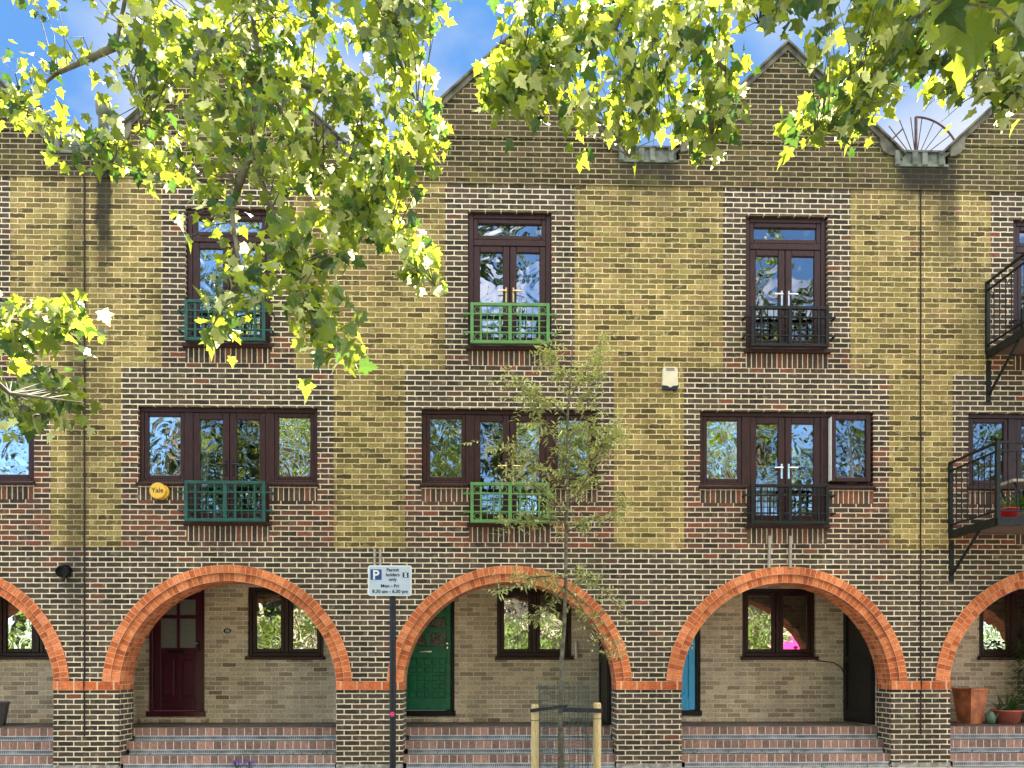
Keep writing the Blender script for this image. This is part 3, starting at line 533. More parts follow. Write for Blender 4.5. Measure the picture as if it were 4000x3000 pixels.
HOUSES = {}
def house(key, c, xl, xr, label, jul, metal, g, door, juliets=True, joint=None, open_right=False, glasses=None):
    h = empty('brick_house', (c, 0, 0)); tag(h, label, 'house', 'terraced brick houses in one row'); HOUSES[key] = h
    L, Rr = xl - c, xr - c
    wall = MB(c)
    xs = [L, -1.505, -1.272, -0.935, -0.604, -0.588, 0.588, 0.604, 0.935, 1.272, 1.505, Rr]
    zs = [2.94, 3.13, 3.225, 3.445, 3.5, 3.81, 4.015, 4.06, 4.6, 5.15, 5.71, 5.775, 5.985, 6.05, 7.995, 8.39]
    def zone(x, z):
        ax = abs(x)
        if ax < 0.6 and 5.985 < z < 7.995: return None
        if ax < 1.272 and 4.015 < z < 5.15: return None
        if ax < 0.588 and 3.445 < z < 5.15: return None
        if z < 3.13: return 'dark'
        if z < 5.71:
            if ax < 1.505:
                if 3.81 < z < 4.015 and 0.588 < ax < 1.272: return 'soldier'
                if 3.225 < z < 3.445 and ax < 0.588: return 'soldier'
                return 'red' if (z < 4.6) else 'dark'
            return 'yellow'
        if ax < 0.935:
            if 5.775 < z < 5.985 and ax < 0.604: return 'soldier'
            return 'red' if z < 6.1 else 'dark'
        return 'yellow'
    cells(wall, xs, zs, 0.0, zone)
    reveal(wall, -0.604, 0.604, 5.985, 7.995, 0, 0.14, 'dark')
    for s in (-1, 1):   # reveals of the wide window (T-shaped opening)
        X = s * 1.272; wall.face([(X, 0, 4.015), (X, 0.14, 4.015), (X, 0.14, 5.15), (X, 0, 5.15)], 'red')
        X = s * 0.588; wall.face([(X, 0, 3.445), (X, 0.14, 3.445), (X, 0.14, 4.015), (X, 0, 4.015)], 'red')
        a, b = sorted((s * 0.588, s * 1.272)); wall.face([(a, 0, 4.015), (b, 0, 4.015), (b, 0.14, 4.015), (a, 0.14, 4.015)], 'dark')
    wall.face([(-1.272, 0.14, 5.15), (1.272, 0.14, 5.15), (1.272, 0, 5.15), (-1.272, 0, 5.15)], 'dark')
    wall.face([(-0.588, 0, 3.445), (0.588, 0, 3.445), (0.588, 0.14, 3.445), (-0.588, 0.14, 3.445)], 'dark')
    # spandrels round the arch
    n = 48; a0 = asin(0.106 / RAD_O)
    arc = [(RAD_O * cos(pi - a0 - (pi - 2 * a0) * i / n), AZ + RAD_O * sin(pi - a0 - (pi - 2 * a0) * i / n)) for i in range(n + 1)]
    for i in range(n):
        (xa, za), (xb, zb) = arc[i], arc[i + 1]
        wall.face([(xa, 0, za), (xb, 0, zb), (xb, 0, 2.94), (xa, 0, 2.94)], 'dark')
    wall.face([(L, 0, 1.226), (arc[0][0], 0, 1.226), (arc[0][0], 0, 2.94), (L, 0, 2.94)], 'dark')
    wall.face([(arc[-1][0], 0, 1.226), (Rr, 0, 1.226), (Rr, 0, 2.94), (arc[-1][0], 0, 2.94)], 'dark')
    # piers
    for s, E_ in ((-1, L), (1, Rr)):
        x0, x1 = sorted((s * RAD_I, E_))
        wall.face([(x0, 0, -0.05), (x1, 0, -0.05), (x1, 0, 1.1), (x0, 0, 1.1)], 'dark')
        wall.face([(x0, -0.035, -0.05), (x1, -0.035, -0.05), (x1, -0.001, 0.035), (x0, -0.001, 0.035)], 'cement')
        X = s * RAD_I; wall.face([(X, 0, -0.1), (X, 0.44, -0.1), (X, 0.44, 1.1), (X, 0, 1.1)], 'dark')
    wo = wall.build('wall', h)
    # gable end, 15 mm proud of the wall below
    gb = MB(c); yg = -0.015
    gx = 1.585; zv = 8.72; PK = 10.44; sl = (PK - 8.93) / 1.62
    zz = lambda x: PK - sl * abs(x)
    gb.face([(L, yg, 8.39), (Rr, yg, 8.39), (Rr, yg, zv), (L, yg, zv)], 'gable')
    gb.face([(-gx, yg, zv), (gx, yg, zv), (gx, yg, zz(gx)), (0, yg, PK), (-gx, yg, zz(gx))], 'gable')
    gb.face([(L, yg, 8.39), (L, 0.0, 8.39), (Rr, 0.0, 8.39), (Rr, yg, 8.39)], 'gable')
    gb.face([(L, yg, zv), (Rr, yg, zv), (Rr, 0.3, zv), (L, 0.3, zv)], 'gable')
    gb.face([(L, 0.3, 8.39), (Rr, 0.3, 8.39), (Rr, 0.3, zv), (L, 0.3, zv)], 'gable')
    for s in (-1, 1): gb.face([(s * gx, yg, zv), (s * gx, 0.3, zv), (s * gx, 0.3, zz(gx)), (s * gx, yg, zz(gx))], 'gable')
    gb.box(-1.3, 1.3, yg - 0.012, yg, 9.03, 9.045, 'gable')
    gb.build('gable_wall', h)
    cp = MB(c)
    for s in (-1, 1):
        P = [(s * 0.0, PK + 0.07), (s * (gx + 0.13), zz(gx + 0.13) + 0.07), (s * (gx + 0.13), zz(gx + 0.13) + 0.033), (0, PK + 0.033)]
        if s < 0: P = P[::-1]
        cp.prism(P, -0.075, 0.32, 'stone')
        P = [(0, PK + 0.025), (s * (gx + 0.1), zz(gx + 0.1) + 0.025), (s * (gx + 0.1), zz(gx + 0.1) - 0.06), (0, PK - 0.06)]
        if s < 0: P = P[::-1]
        cp.prism(P, -0.04, yg - 0.002, 'stone')
    cp.build('coping', h)
    kn = MB(c)
    for s in (-1, 1):
        P = [(s * 1.35, zz(1.35) + 0.02), (s * 1.35, 9.03), (s * 1.4, 8.93), (s * 1.48, 8.88), (s * 1.565, 8.87), (s * 1.565, zz(1.565) + 0.02)]
        if s > 0: P = P[::-1]
        k = MB(c); k.prism(P, -0.05, yg - 0.004, 'stone'); k.build('kneeler', h)
    # lead-lined valley box between this gable and the next
    vg = MB(c); v0, v1 = 1.57, (Rr + (Rr - 1.57))
    vg.box(v0, v1, -0.03, 0.3, 8.725, 8.76, 'lead'); vg.box(v0 + 0.04, v1 - 0.04, -0.012, 0.25, 8.76, 8.93, 'lead')
    for t_ in (0.0, 0.36, 0.56, 0.9):
        xx = v0 + t_ * (v1 - v0 - 0.08); vg.bev(xx, xx + 0.08, -0.05, -0.012, 8.735, 8.95 if t_ in (0, .9) else 8.92, 'lead', 0.01)
    vg.box(v0, v1, -0.04, 0.3, 8.93, 8.955, 'lead'); vg.build('valley_gutter', h)
    rf = MB(c)
    for s in (-1, 1):
        rf.face([(0, 0.3, PK), (0, 8, PK), (s * 2.015, 8, zz(2.015)), (s * 2.015, 0.3, zz(2.015))], 'slate')
    rf.box(L, Rr, 7.9, 8.0, 0, 8.6, 'gable'); rf.build('roof', h)
    # arch
    ar = MB(c); a1 = asin(0.106 / RAD_M); n = 64
    def ring(r0, r1, y, yb, v):
        for i in range(n):
            t0 = a1 + (pi - 2 * a1) * i / n; t1 = a1 + (pi - 2 * a1) * (i + 1) / n
            p = lambda r, t, yy: (r * cos(t), yy, AZ + r * sin(t))
            u0, u1 = t0 * 1.65, t1 * 1.65
            ar.face([p(r1, t1, y), p(r1, t0, y), p(r0, t0, y), p(r0, t1, y)], 'arch', [(u1, v + .118), (u0, v + .118), (u0, v), (u1, v)])
            ar.face([p(r0, t0, y), p(r0, t0, yb), p(r0, t1, yb), p(r0, t1, y)], 'arch', [(u0, 0), (u0, yb - y), (u1, yb - y), (u1, 0)])
            ar.face([p(r1, t0, y), p(r1, t1, y), p(r1, t1, 0.002), p(r1, t0, 0.002)], 'arch', [(u0, 0), (u1, 0), (u1, .05), (u0, .05)])
    ring(RAD_I, RAD_M, 0.012, 0.44, 0.0); ring(RAD_M + 0.004, RAD_O, -0.022, 0.03, 0.118)
    for s, E_ in ((-1, L), (1, Rr)):
        x0, x1 = sorted((s * (RAD_I - 0.004), E_))
        ar.face([(x0, -0.018, 1.1), (x1, -0.018, 1.1), (x1, -0.018, 1.226), (x0, -0.018, 1.226)], 'arch', [(x0 * .34, 0), (x1 * .34, 0), (x1 * .34, .12), (x0 * .34, .12)])
        ar.face([(x0, -0.018, 1.226), (x1, -0.018, 1.226), (x1, 0.02, 1.226), (x0, 0.02, 1.226)], 'arch')
        ar.face([(x0, 0.0, 1.1), (x1, 0.0, 1.1), (x1, -0.018, 1.1), (x0, -0.018, 1.1)], 'arch')
        X = s * (RAD_I - 0.004); ar.face([(X, -0.018, 1.1), (X, 0.44, 1.1), (X, 0.44, 1.23), (X, -0.018, 1.23)], 'arch')
    ar.build('arch', h)
    # porch
    po = MB(c); XL_, XR_ = -1.93, 1.545
    dx0, dx1, dz0, dz1 = -1.78, -0.87, 0.63, 2.7; wx0, wx1, wz0, wz1 = -0.18, 1.04, 1.545, 2.72
    def pz(x, z):
        if dx0 < x < dx1 and dz0 < z < dz1: return None
        if wx0 < x < wx1 and wz0 < z < wz1: return None
        return 'porch'
    cells(po, [XL_, dx0, dx1, wx0, wx1, XR_], [ZF, dz0, dz1, wz0, wz1, 2.9], YB, pz)
    reveal(po, dx0, dx1, dz0, dz1, YB, YB + 0.12, 'porch'); reveal(po, wx0, wx1, wz0, wz1, YB, YB + 0.12, 'porch')
    po.face([(XL_, 0.44, ZF), (XL_, YB, ZF), (XL_, YB, 2.9), (XL_, 0.44, 2.9)], 'porch')
    po.face([(XR_, 0.44, ZF), (XR_, YB, ZF), (XR_, YB, 2.9), (XR_, 0.44, 2.9)], 'porch')
    po.face([(XL_, 0.44, ZF), (-RAD_I, 0.44, ZF), (-RAD_I, 0.44, 2.9), (XL_, 0.44, 2.9)], 'porch')
    # back of the arch wall
    arc2 = [(RAD_I * cos(pi - pi * i / 32), AZ + RAD_I * sin(pi - pi * i / 32)) for i in range(33)]
    for i in range(32):
        (xa, za), (xb, zb) = arc2[i], arc2[i + 1]; po.face([(xa, 0.44, za), (xb, 0.44, zb), (xb, 0.44, 2.9), (xa, 0.44, 2.9)], 'porch')
    po.build('porch_wall', h)
    ce = MB(c); ce.face([(XL_, 0.44, 2.88), (XR_, 0.44, 2.88), (XR_, YB, 2.88), (XL_, YB, 2.88)], 'ceil'); ce.build('porch_ceiling', h)
    # steps
    st = MB(c); e = RAD_I - 0.002
    ys = [0.40, 0.22, 0.04]; tops = [ZF, 0.345, 0.16]
    st.box(XL_ + 0.002, XR_ - 0.002, 0.395, YB - 0.002, 0.3, ZF, 'floor', 'f')
    for k in range(3):
        y = ys[k]; zt = tops[k]; zb = zt - 0.185
        back = 0.44 if k == 0 else ys[k - 1]
        if k: st.box(-e, e, y + 0.01, back + 0.02, zb, zt, 'tread', 'f')
        else: st.box(-e, e, y + 0.01, back - 0.02, zb, zt - 0.001, 'floor', 'f')
        o1 = R.random() * .1
        st.face([(-e, y, zt - 0.115), (e, y, zt - 0.115), (e, y, zt), (-e, y, zt)], 'tile', [(-e + o1, 0.1), (e + o1, 0.1), (e + o1, 0.215), (-e + o1, 0.215)])
        st.face([(-e, y, zt), (e, y, zt), (e, y + 0.012, zt + 0.001), (-e, y + 0.012, zt + 0.001)], 'alu')
    so = st.build('steps', h)
    for k in range(3):
        y = ys[k]; zt = tops[k]; ng = MB(c)
        ng.box(-e + 0.05, e - 0.02, y - 0.012, y + 0.002, zt - 0.17, zt - 0.128, 'rib'); ng.box(-e + 0.05, e - 0.02, y - 0.02, y + 0.002, zt - 0.128, zt - 0.115, 'alu'); ng.box(-e + 0.05, e - 0.02, y - 0.03, y + 0.002, zt - 0.184, zt - 0.17, 'alu')
        ng.build('step_edging', so)
    # windows, doors, rooms
    jc = jul if juliets else None
    if juliets: french_top(h, jul, metal, g)
    else:
        french_top(h, 'iron', metal, g)
    mw = mid_window(h, jc, metal, g, open_right, glasses)
    gw = ground_window(h, 'glassG')
    front_door(h, door)
    room(h, c, -1.9, 1.9, 3.3, 5.55); room(h, c, -1.9, 1.9, 5.9, 8.3)
    room(h, c, -0.8, 1.9, 0.7, 2.85, YB + 0.14, 3)
    # dark boarded store door in the right side wall of the porch
    sd_ = MB(c); X = XR_ - 0.02
    sd_.box(X - 0.03, X + 0.018, 0.48, 1.43, ZF + 0.02, 2.6, 'black')
    for ya, yb_, za, zb_ in ((0.5, 0.6, .6, 2.55), (1.31, 1.41, .6, 2.55), (0.6, 1.31, .6, .72), (0.6, 1.31, 1.5, 1.6), (0.6, 1.31, 2.45, 2.55)): sd_.box(X - 0.045, X - 0.03, ya, yb_, za, zb_, 'black')
    sd_.build('store_door', h)
    if joint is not None:
        jo = MB(c); x = joint - c
        zc = 0.45; pts = []
        while zc < 8.5: pts.append((x + R.uniform(-.003, .003), -0.003 if zc < 1.05 or zc > 1.25 else -0.02, zc)); zc += 0.15
        pts = [(p[0], (-0.017 if p[2] > 8.38 else (-0.02 if 1.08 < p[2] < 1.25 else -0.001)), p[2]) for p in pts]
        jo.tube(pts, 0.013, 'jointm', 5); jo.build('movement_joint', h)
    return h, mw, gw

hE, mwE, gwE = house('E', -7.79, -9.85, -5.81, 'brick house cut by the left edge with a grey bin on its porch', 'iron', 'brass', 'glassA', 'maroon')
hA, mwA, gwA = house('A', -3.79, -5.81, -1.775, 'brick house with maroon front door, number 10 and dark teal balconettes', 'teal', 'black', 'glassA', 'maroon', joint=-5.81, glasses=['glassA', 'glassC', 'glassC', 'glassA'])
hB, mwB, gwB = house('B', 0.24, -1.775, 2.25, 'brick house with green panelled front door and bright green balconettes', 'green', 'brass', 'glassB', 'green', glasses=['glassB', 'glassC', 'glassA', 'glassA'])
hC, mwC, gwC = house('C', 4.27, 2.25, 6.24, 'brick house with blue front door and black balconettes', 'iron', 'chrome', 'glassC', 'blue', open_right=True, glasses=['glassA', 'glassC', 'glassB', 'glassC'])
hD, mwD, gwD = house('D', 8.22, 6.24, 10.3, 'brick house cut by the right edge with projecting black balconies', 'iron', 'chrome', 'glassC', 'maroon', juliets=False, joint=6.24)

# curtains and things seen through the glass (sub-parts of their windows)
def curtain(win, x0, x1, z0, z1, y, m='curtain', name='curtain', n=None, amp=0.02):
    c = MB(); n = n or int((x1 - x0) / 0.02) + 2
    for i in range(n):
        xa = x0 + (x1 - x0) * i / n; xb = x0 + (x1 - x0) * (i + 1) / n
        c.face([(xa, y + amp * sin(i * 1.1), z0), (xb, y + amp * sin((i + 1) * 1.1), z0), (xb, y + amp * sin((i + 1) * 1.1), z1), (xa, y + amp * sin(i * 1.1), z1)], m)
    return c.build(name, win)
curtain(mwC, 1.02, 1.3, 4.0, 5.1, 0.3); curtain(mwA, -0.52, -0.36, 3.5, 5.05, 0.25, 'curtain')
bl = MB()
for i in range(16): bl.box(-0.1 + i * 0.07, -0.1 + i * 0.07 + 0.045, YB + 0.17, YB + 0.175, 1.65, 2.3, 'white')
bl.build('window_blind', gwB)
curtain(mwC, -0.46, -0.06, 3.6, 4.15, 0.3, 'white', 'curtain'); curtain(mwB, -0.4, -0.12, 3.62, 3.86, 0.35, 'white', 'curtain')
pk = MB(); pk.lathe([(0.0, 0.0), (0.2, 0.0), (0.22, 0.1), (0.15, 0.24), (0, 0.27)], 'pinkstandin', 0.74, YB + 0.3, 1.66, 16); pk.build('pink_reflection_form', gwC, True)  # added indoors in place of a pink reflection from the street
tp = MB(); tp.tube([(0.85, YB + .3, 1.62), (0.85, YB + .3, 1.98)] + [(0.85 + 0.06 - 0.06 * cos(a), YB + .3, 1.98 + 0.06 * sin(a)) for a in (.6, 1.2, 1.57, 2.0, 2.6, 3.14)] + [(0.97, YB + .3, 1.9)], 0.012, 'chrome', 8); tp.build('kitchen_tap', gwA, True)
for (xx, r_, hh) in ((0.08, .11, .14), (0.3, .07, .1), (0.6, .06, .2)):
    q = MB(); q.lathe([(0, 0), (r_ * .8, 0), (r_, hh * .5), (r_ * .9, hh), (0, hh)], 'white', xx, YB + .3, 1.62, 14); q.build('white_crockery', gwA, True)
for (xx, r_, hh) in ((0.12, .08, .1), (0.38, .1, .12), (0.75, .07, .14)):
    q = MB(); q.lathe([(0, 0), (r_ * .8, 0), (r_, hh * .5), (r_ * .9, hh), (0, hh)], 'white', xx, YB + .3, 1.62, 14); q.build('white_crockery', gwE, True)
gl = MB(); gl.lathe([(0.001, -.09), (.06, -.07), (.09, 0), (.06, .07), (.001, .09)], 'amber', 0.2, YB + .5, 2.33, 16); gl.tube([(0.2, YB + .5, 2.42), (0.2, YB + .5, 2.8)], .006, 'black', 5); gl.build('pendant_lamp', gwD, True)
# house A's window-side plaque with its number
pl = MB(); n_ = 28
for r0, yy, mm in ((1.0, -0.016, 'cream'), (0.8, -0.02, 'black')):
    ring_ = [(0.078 * r0 * cos(2 * pi * i / n_), 0.056 * r0 * sin(2 * pi * i / n_)) for i in range(n_)]
    pl.prism([(-0.5 + x, 2.01 + z) for x, z in ring_], YB + yy, YB - 0.001, mm)
po_ = pl.build('number_plaque', hA)
tx = MB(); text_into(tx, '10', 0.075, -0.5, YB - 0.022, 1.984, 'cream', bold=0.002); tx.build('lettering', po_)
# concrete thresholds
for hh in (hA, hB, hC, hE, hD):
    t_ = MB(); t_.bev(-1.86, -0.8, YB - 0.1, YB - 0.002, ZF + 0.001, ZF + 0.085, 'porch', 0.012); t_.build('threshold', hh)

# projecting balconies on the right-hand house
def balcony(parent, hw, zf, zr, dep):
    b = MB(8.22); I = 'iron'
    b.box(-hw, hw, -dep, -0.0, zf - 0.03, zf, 'wood', '')
    o = b.build('balcony', parent)
    f = MB(8.22)
    f.box(-hw - 0.03, hw + 0.03, -dep - 0.04, -dep, zf - 0.1, zf + 0.015, I); f.box(-hw - 0.04, -hw, -dep, 0, zf - 0.1, zf + 0.015, I); f.box(hw, hw + 0.04, -dep, 0, zf - 0.1, zf + 0.015, I)
    f.box(-hw, hw, -dep, -dep + 0.06, zf - 0.09, zf - 0.032, I); f.build('floor_frame', o)
    r = MB(8.22)
    for x, y in ((-hw - .02, -0.02), (-hw - .02, -dep - .02), (hw + .02, -0.02), (hw + .02, -dep - .02)): r.box(x - .025, x + .025, y - .025, y + .025, zf, zr, I)
    for z, t in ((zr - .03, .03), (zr - .14, .02), (zf + .09, .02)):
        r.box(-hw, hw, -dep - .035, -dep - .005, z, z + t, I)
        for x in (-hw - .035, hw + .005): r.box(x, x + .03, -dep + .005, -0.045, z, z + t, I)
    r.build('railing', o)
    bl_ = MB(8.22); n = int(2 * hw / 0.12)
    for i in range(1, n):
        x = -hw + 2 * hw * i / n; bl_.tube([(x, -dep - .02, zf + .1), (x, -dep - .02, zr - .13)], .008, I, 5, False)
        if i % 4 == 2:
            pts = [(x + .035 * cos(a), -dep - .02, zr - .22 + .05 * sin(a)) for a in [k * pi / 6 for k in range(13)]]; bl_.tube(pts, .005, I, 4, False)
    m_ = int(dep / 0.12)
    for s in (-1, 1):
        for i in range(1, m_):
            y = -dep + (dep - .04) * i / m_; x = s * (hw + .02); bl_.tube([(x, y, zf + .1), (x, y, zr - .13)], .008, I, 5, False)
            if i % 3 == 1:
                pts = [(x, y + .05 + .035 * cos(a), zr - .25 + .05 * sin(a)) for a in [k * pi / 5 for k in range(8)]]; bl_.tube(pts, .006, I, 4, False)
    bl_.build('balusters', o)
    for s in (-1, 1):
        k = MB(8.22); x = s * (hw + .0)
        k.box(x - .03, x + .03, -0.025, -0.002, zf - 0.72, zf - 0.12, I)
        k.tube([(x, -0.03, zf - 0.62), (x, -dep * .62, zf - .1)], 0.022, I, 6); k.build('brace', o)
balcony(hD, 1.53, 3.4, 4.42, 1.05)
balcony(hD, 0.98, 6.03, 7.06, 1.05)

# ------------------------------------------------------------------ small things on and by the houses
def pot_profile(r0, r1, h, rim=0.02): return [(0.001, 0), (r0, 0), (r1, h - rim), (r1 + rim * .6, h - rim), (r1 + rim * .6, h), (r1 - rim * .4, h), (r1 - rim * .6, h - rim * 1.5), (0.001, h - rim * 1.6)]
def leafblade(mb, base, d, L, wd, m, droop=0.5, n=5):
    d = Vector(d).normalized(); side = d.cross(Vector((0, 0, 1)))
    side = side.normalized() if side.length > 1e-3 else Vector((1, 0, 0))
    p = Vector(base); seed = (R.random() * 90, R.random() * 90); prev = None
    for i in range(n + 1):
        t = i / n; ww = wd * sin(pi * min(1, 0.12 + 0.88 * t)) * (1 if t < .98 else 0.1)
        cur = (p - side * ww, p + side * ww)
        if prev: mb.face([prev[0], prev[1], cur[1], cur[0]], m, [seed] * 4)
        prev = cur; p = p + d * (L / n); d = (d + Vector((0, 0, -droop / n))).normalized()
def potplant(name, label, x, y, z, r0, r1, h, pm, lm, nl, ll, lw, group=None, n=20, sq=False, cat='potted plant', spread=1.0, droop=.9):
    e = empty(name, (x, y, z)); tag(e, label, cat, group)
    p = MB(); p.lathe(pot_profile(r0, r1, h), pm, n=n, rot=pi / 4 + .3 if n == 4 else 0); p.build('pot', e, n > 6)
    s = MB(); s.lathe([(0.001, h - .03), (r1 * .9, h - .035)], 'dirt', n=max(n, 8)); s.build('soil', e)
    if nl:
        f = MB()
        for i in range(nl):
            a = R.uniform(0, 2 * pi); el = R.uniform(.25, 1.4); rr = R.uniform(0, r1 * .5)
            leafblade(f, (rr * cos(a), rr * sin(a), h - .03), (cos(a) * cos(el) * spread, sin(a) * cos(el) * spread, sin(el)), ll * R.uniform(.6, 1.15), lw * R.uniform(.7, 1.2), lm, droop)
        f.build('foliage', e)
    return e
potplant('terracotta_planter', 'tall square tapering terracotta planter beside the right-hand pier', 7.6, 1.0, ZF, 0.17, 0.25, 0.56, 'terracotta', 'dleaf', 0, .2, .01, n=4, cat='plant pot')
potplant('potted_plant', 'low pink terracotta bowl of strappy green leaves beside the tall planter', 8.14, 0.92, ZF, 0.17, 0.22, 0.22, 'pinkterra', 'dleaf', 46, .34, .016)
e_ = empty('watering_can', (7.83, 0.84, ZF)); tag(e_, 'small grey-green watering rose leaning between the terracotta pots', 'watering can')
q = MB(); q.lathe([(0.001, 0), (.07, .01), (.075, .1), (.06, .16), (.03, .2), (.001, .21)], 'gleaf', n=14); q.build('can_body', e_, True)
q = MB(); q.tube([(0.06, 0, .05), (.12, 0, .16), (.2, 0, .26), (.26, 0, .28)], [.012, .011, .01, .012], 'gleaf', 8); q.build('spout', e_, True)
potplant('climbing_shrub', 'dark leafy climbing shrub under the window at the right edge', 8.72, 1.2, ZF, 0.16, 0.22, 0.3, 'palepot', 'dleaf', 0, .2, .02, cat='shrub')
sh = MB()
for i in range(900):
    zz_ = R.uniform(.25, 1.35); aa = R.uniform(0, 2 * pi); rr = R.uniform(.05, .36) * (1 - .3 * abs(zz_ - .8))
    leafblade(sh, (rr * cos(aa) - .05, rr * sin(aa) * .7 - .05, zz_), (cos(aa), sin(aa), R.uniform(-.5, .8)), R.uniform(.06, .13), .02, 'dleaf', .7, 3)
sh_o = sh.build('foliage', [o for o in bpy.data.objects if o.name.startswith('climbing_shrub')][0])
# plants on the lower projecting balcony
potplant('potted_plant', 'red bucket with a leafy plant on the left end of the lower projecting balcony', 7.06, -0.72, 3.4, 0.075, 0.11, 0.2, 'redpot', 'dleaf', 26, .22, .014)
potplant('potted_plant', 'bushy green plant behind the balcony rail next to the red bucket', 7.42, -0.5, 3.4, 0.1, 0.13, 0.2, 'palepot', 'dleaf', 90, .34, .02)
potplant('potted_plant', 'pale stone bowl of greenery behind the corner post of the lower projecting balcony', 7.68, -0.78, 3.4, 0.11, 0.17, 0.2, 'palepot', 'dleaf', 50, .3, .02)
potplant('potted_plant', 'blue glazed pot with a leafy plant at the right edge on the lower projecting balcony', 7.98, -0.72, 3.4, 0.11, 0.15, 0.28, 'bluepot', 'dleaf', 60, .36, .02)
potplant('potted_plant', 'dark potted shrub on the upper projecting balcony', 7.9, -0.6, 6.03, 0.12, 0.16, 0.3, 'black', 'dleaf', 90, .45, .025)
tb = empty('garden_table', (7.45, -0.4, 3.4)); tag(tb, 'small weathered folding table on the lower projecting balcony', 'table')
q = MB(); q.bev(-.25, .25, -.2, .2, .6, .64, 'batten', .005); q.build('table_top', tb)
for a_, b_ in ((-1, -1), (-1, 1), (1, -1), (1, 1)):
    q = MB(); q.tube([(a_ * .22, b_ * .16, 0), (-a_ * .05, b_ * .16, .3), (-a_ * .2, b_ * .16, .6)], .012, 'black', 6); q.build('leg', tb)

# grey bin on the left porch
bn = empty('waste_bin', (-7.6, 0.86, ZF)); tag(bn, 'dark grey tapering plastic bin on the porch at the left edge', 'bin')
q = MB(); q.lathe([(0.001, 0), (.155, 0), (.215, .33), (.235, .33), (.235, .36), (.205, .36), (.19, .3), (.14, .03), (.001, .03)], 'bin', n=4, rot=pi / 4 + .4); q.build('bin_body', bn)
q = MB(); q.tube([(-.13, -.14, .34), (-.1, -.16, .42), (0.02, -.15, .44)], .02, 'black', 6); q.build('bin_liner', bn, True)

# yellow alarm box and cream alarm box
ax, az = -4.747, 3.93
al = empty('alarm_box', (ax, 0, az)); tag(al, 'round yellow alarm box with lettering on the wall below the left window', 'alarm box')
q = MB(); q.prism([(0.025 + .112 * cos(2 * pi * i / 32), -0.005 + .112 * sin(2 * pi * i / 32)) for i in range(32)], -0.035, -0.002, 'yellowbox'); q.build('back_plate', al)
q = MB(); n_ = 36
q.prism([(-0.008 + .116 * cos(2 * pi * i / n_), .116 * sin(2 * pi * i / n_)) for i in range(n_)], -0.065, -0.036, 'yellowbox')
q.prism([(-0.008 + .108 * cos(2 * pi * i / n_), .108 * sin(2 * pi * i / n_)) for i in range(n_)], -0.072, -0.066, 'yellowbox'); cv = q.build('cover', al)
q = MB(); text_into(q, 'Yale', 0.098, -0.008, -0.0735, -0.026, 'inkbrown', bold=0.0012); q.build('lettering', al)
al = empty('alarm_box', (2.55, 0, 5.6)); tag(al, 'cream alarm box with dark blue base high between two windows', 'alarm box')
def shield(w0, w1, h, n=8):
    pts = [(-w1 / 2, -h * .36)] + [(w1 / 2 * (-1 + 2 * i / n), -h * .36 - .04 * sin(pi * i / n)) for i in range(1, n)] + [(w1 / 2, -h * .36), (w0 / 2, h * .35), (w0 / 2 - .03, h * .45), (-w0 / 2 + .03, h * .45), (-w0 / 2, h * .35)]
    return pts
q = MB(); q.prism([(-.112, -.11), (-.04, -.12), (0, -.145), (.04, -.12), (.112, -.11), (.105, .13), (.085, .155), (-.085, .155), (-.105, .13)], -0.07, -0.002, 'cream')
q.bev(-.06, .06, -.074, -.07, .1, .112, 'ink', .001); q.bev(-.06, .06, -.074, -.07, .124, .132, 'ink', .001); q.build('cover', al)
q = MB(); q.prism([(-.105, -.165), (.105, -.165), (.112, -.112), (.042, -.122), (0, -.147), (-.042, -.122), (-.112, -.112)], -0.062, -0.002, 'navy'); q.build('strobe_lens', al)

# vent, battens, gauge, cable
vn = empty('flue_vent', (-6.085, 0, 2.775)); tag(vn, 'round black flue vent in the wall above the left pier', 'vent')
q = MB(); q.lathe([(0.001, 0.03), (.07, .03), (.075, .1), (.085, .1), (.085, 0), (.11, 0), (.11, -.004)], 'black', n=24); o = q.build('cowl', vn, False); o.rotation_euler = (radians(90), 0, 0)
q = MB()
for k in range(5): q.box(-.06, .06, -.095, -.09, -.05 + k * .025, -.045 + k * .025, 'ironleg')
q.build('grille', vn)
def batten(x, z0, z1, label, lean=0.0, y=0.0, grp=None):
    q = MB(); q.bev(-.018, .018, -.032, -.001, 0, z1 - z0, 'batten', .004); o = q.build('wall_batten', loc=(x, y, z0)); o.rotation_euler = (0, lean, 0)
    tag(o, label, 'batten', 'short grey wall battens')
batten(-1.7, 2.83, 3.12, 'left one of two short grey battens above the parking sign')
batten(-1.62, 2.83, 3.12, 'right one of two short grey battens above the parking sign')
batten(3.995, 2.86, 3.33, 'left one of two grey battens above the arch of the blue door', 0.02, -0.02)
batten(4.305, 2.86, 3.33, 'right one of two grey battens above the arch of the blue door', 0.01, -0.02)
gg = MB(); gg.tube([(0, -.03, .0), (-.008, -.035, .06), (-.012, -.035, .26), (0, -.03, .29)], [.02, .026, .026, .02], 'white', 10); gg.box(-.01, .01, -.03, 0, .12, .16, 'chrome')
tag(gg.build('bottle_holder', None, True, loc=(1.36, YB, 1.56)), 'slim white tube fixed beside the window of the green-door porch', 'wall tube')
cb = MB(); cb.tube([(5.3, YB - .02, 1.53), (5.42, YB - .02, 1.52), (5.6, YB - .02, 1.5), (5.72, YB - .02, 1.42), (5.79, YB - .02, 1.28)], .008, 'black', 5)
tag(cb.build('wall_cable'), 'thin black cable drooping from the window to the dark store door', 'cable')

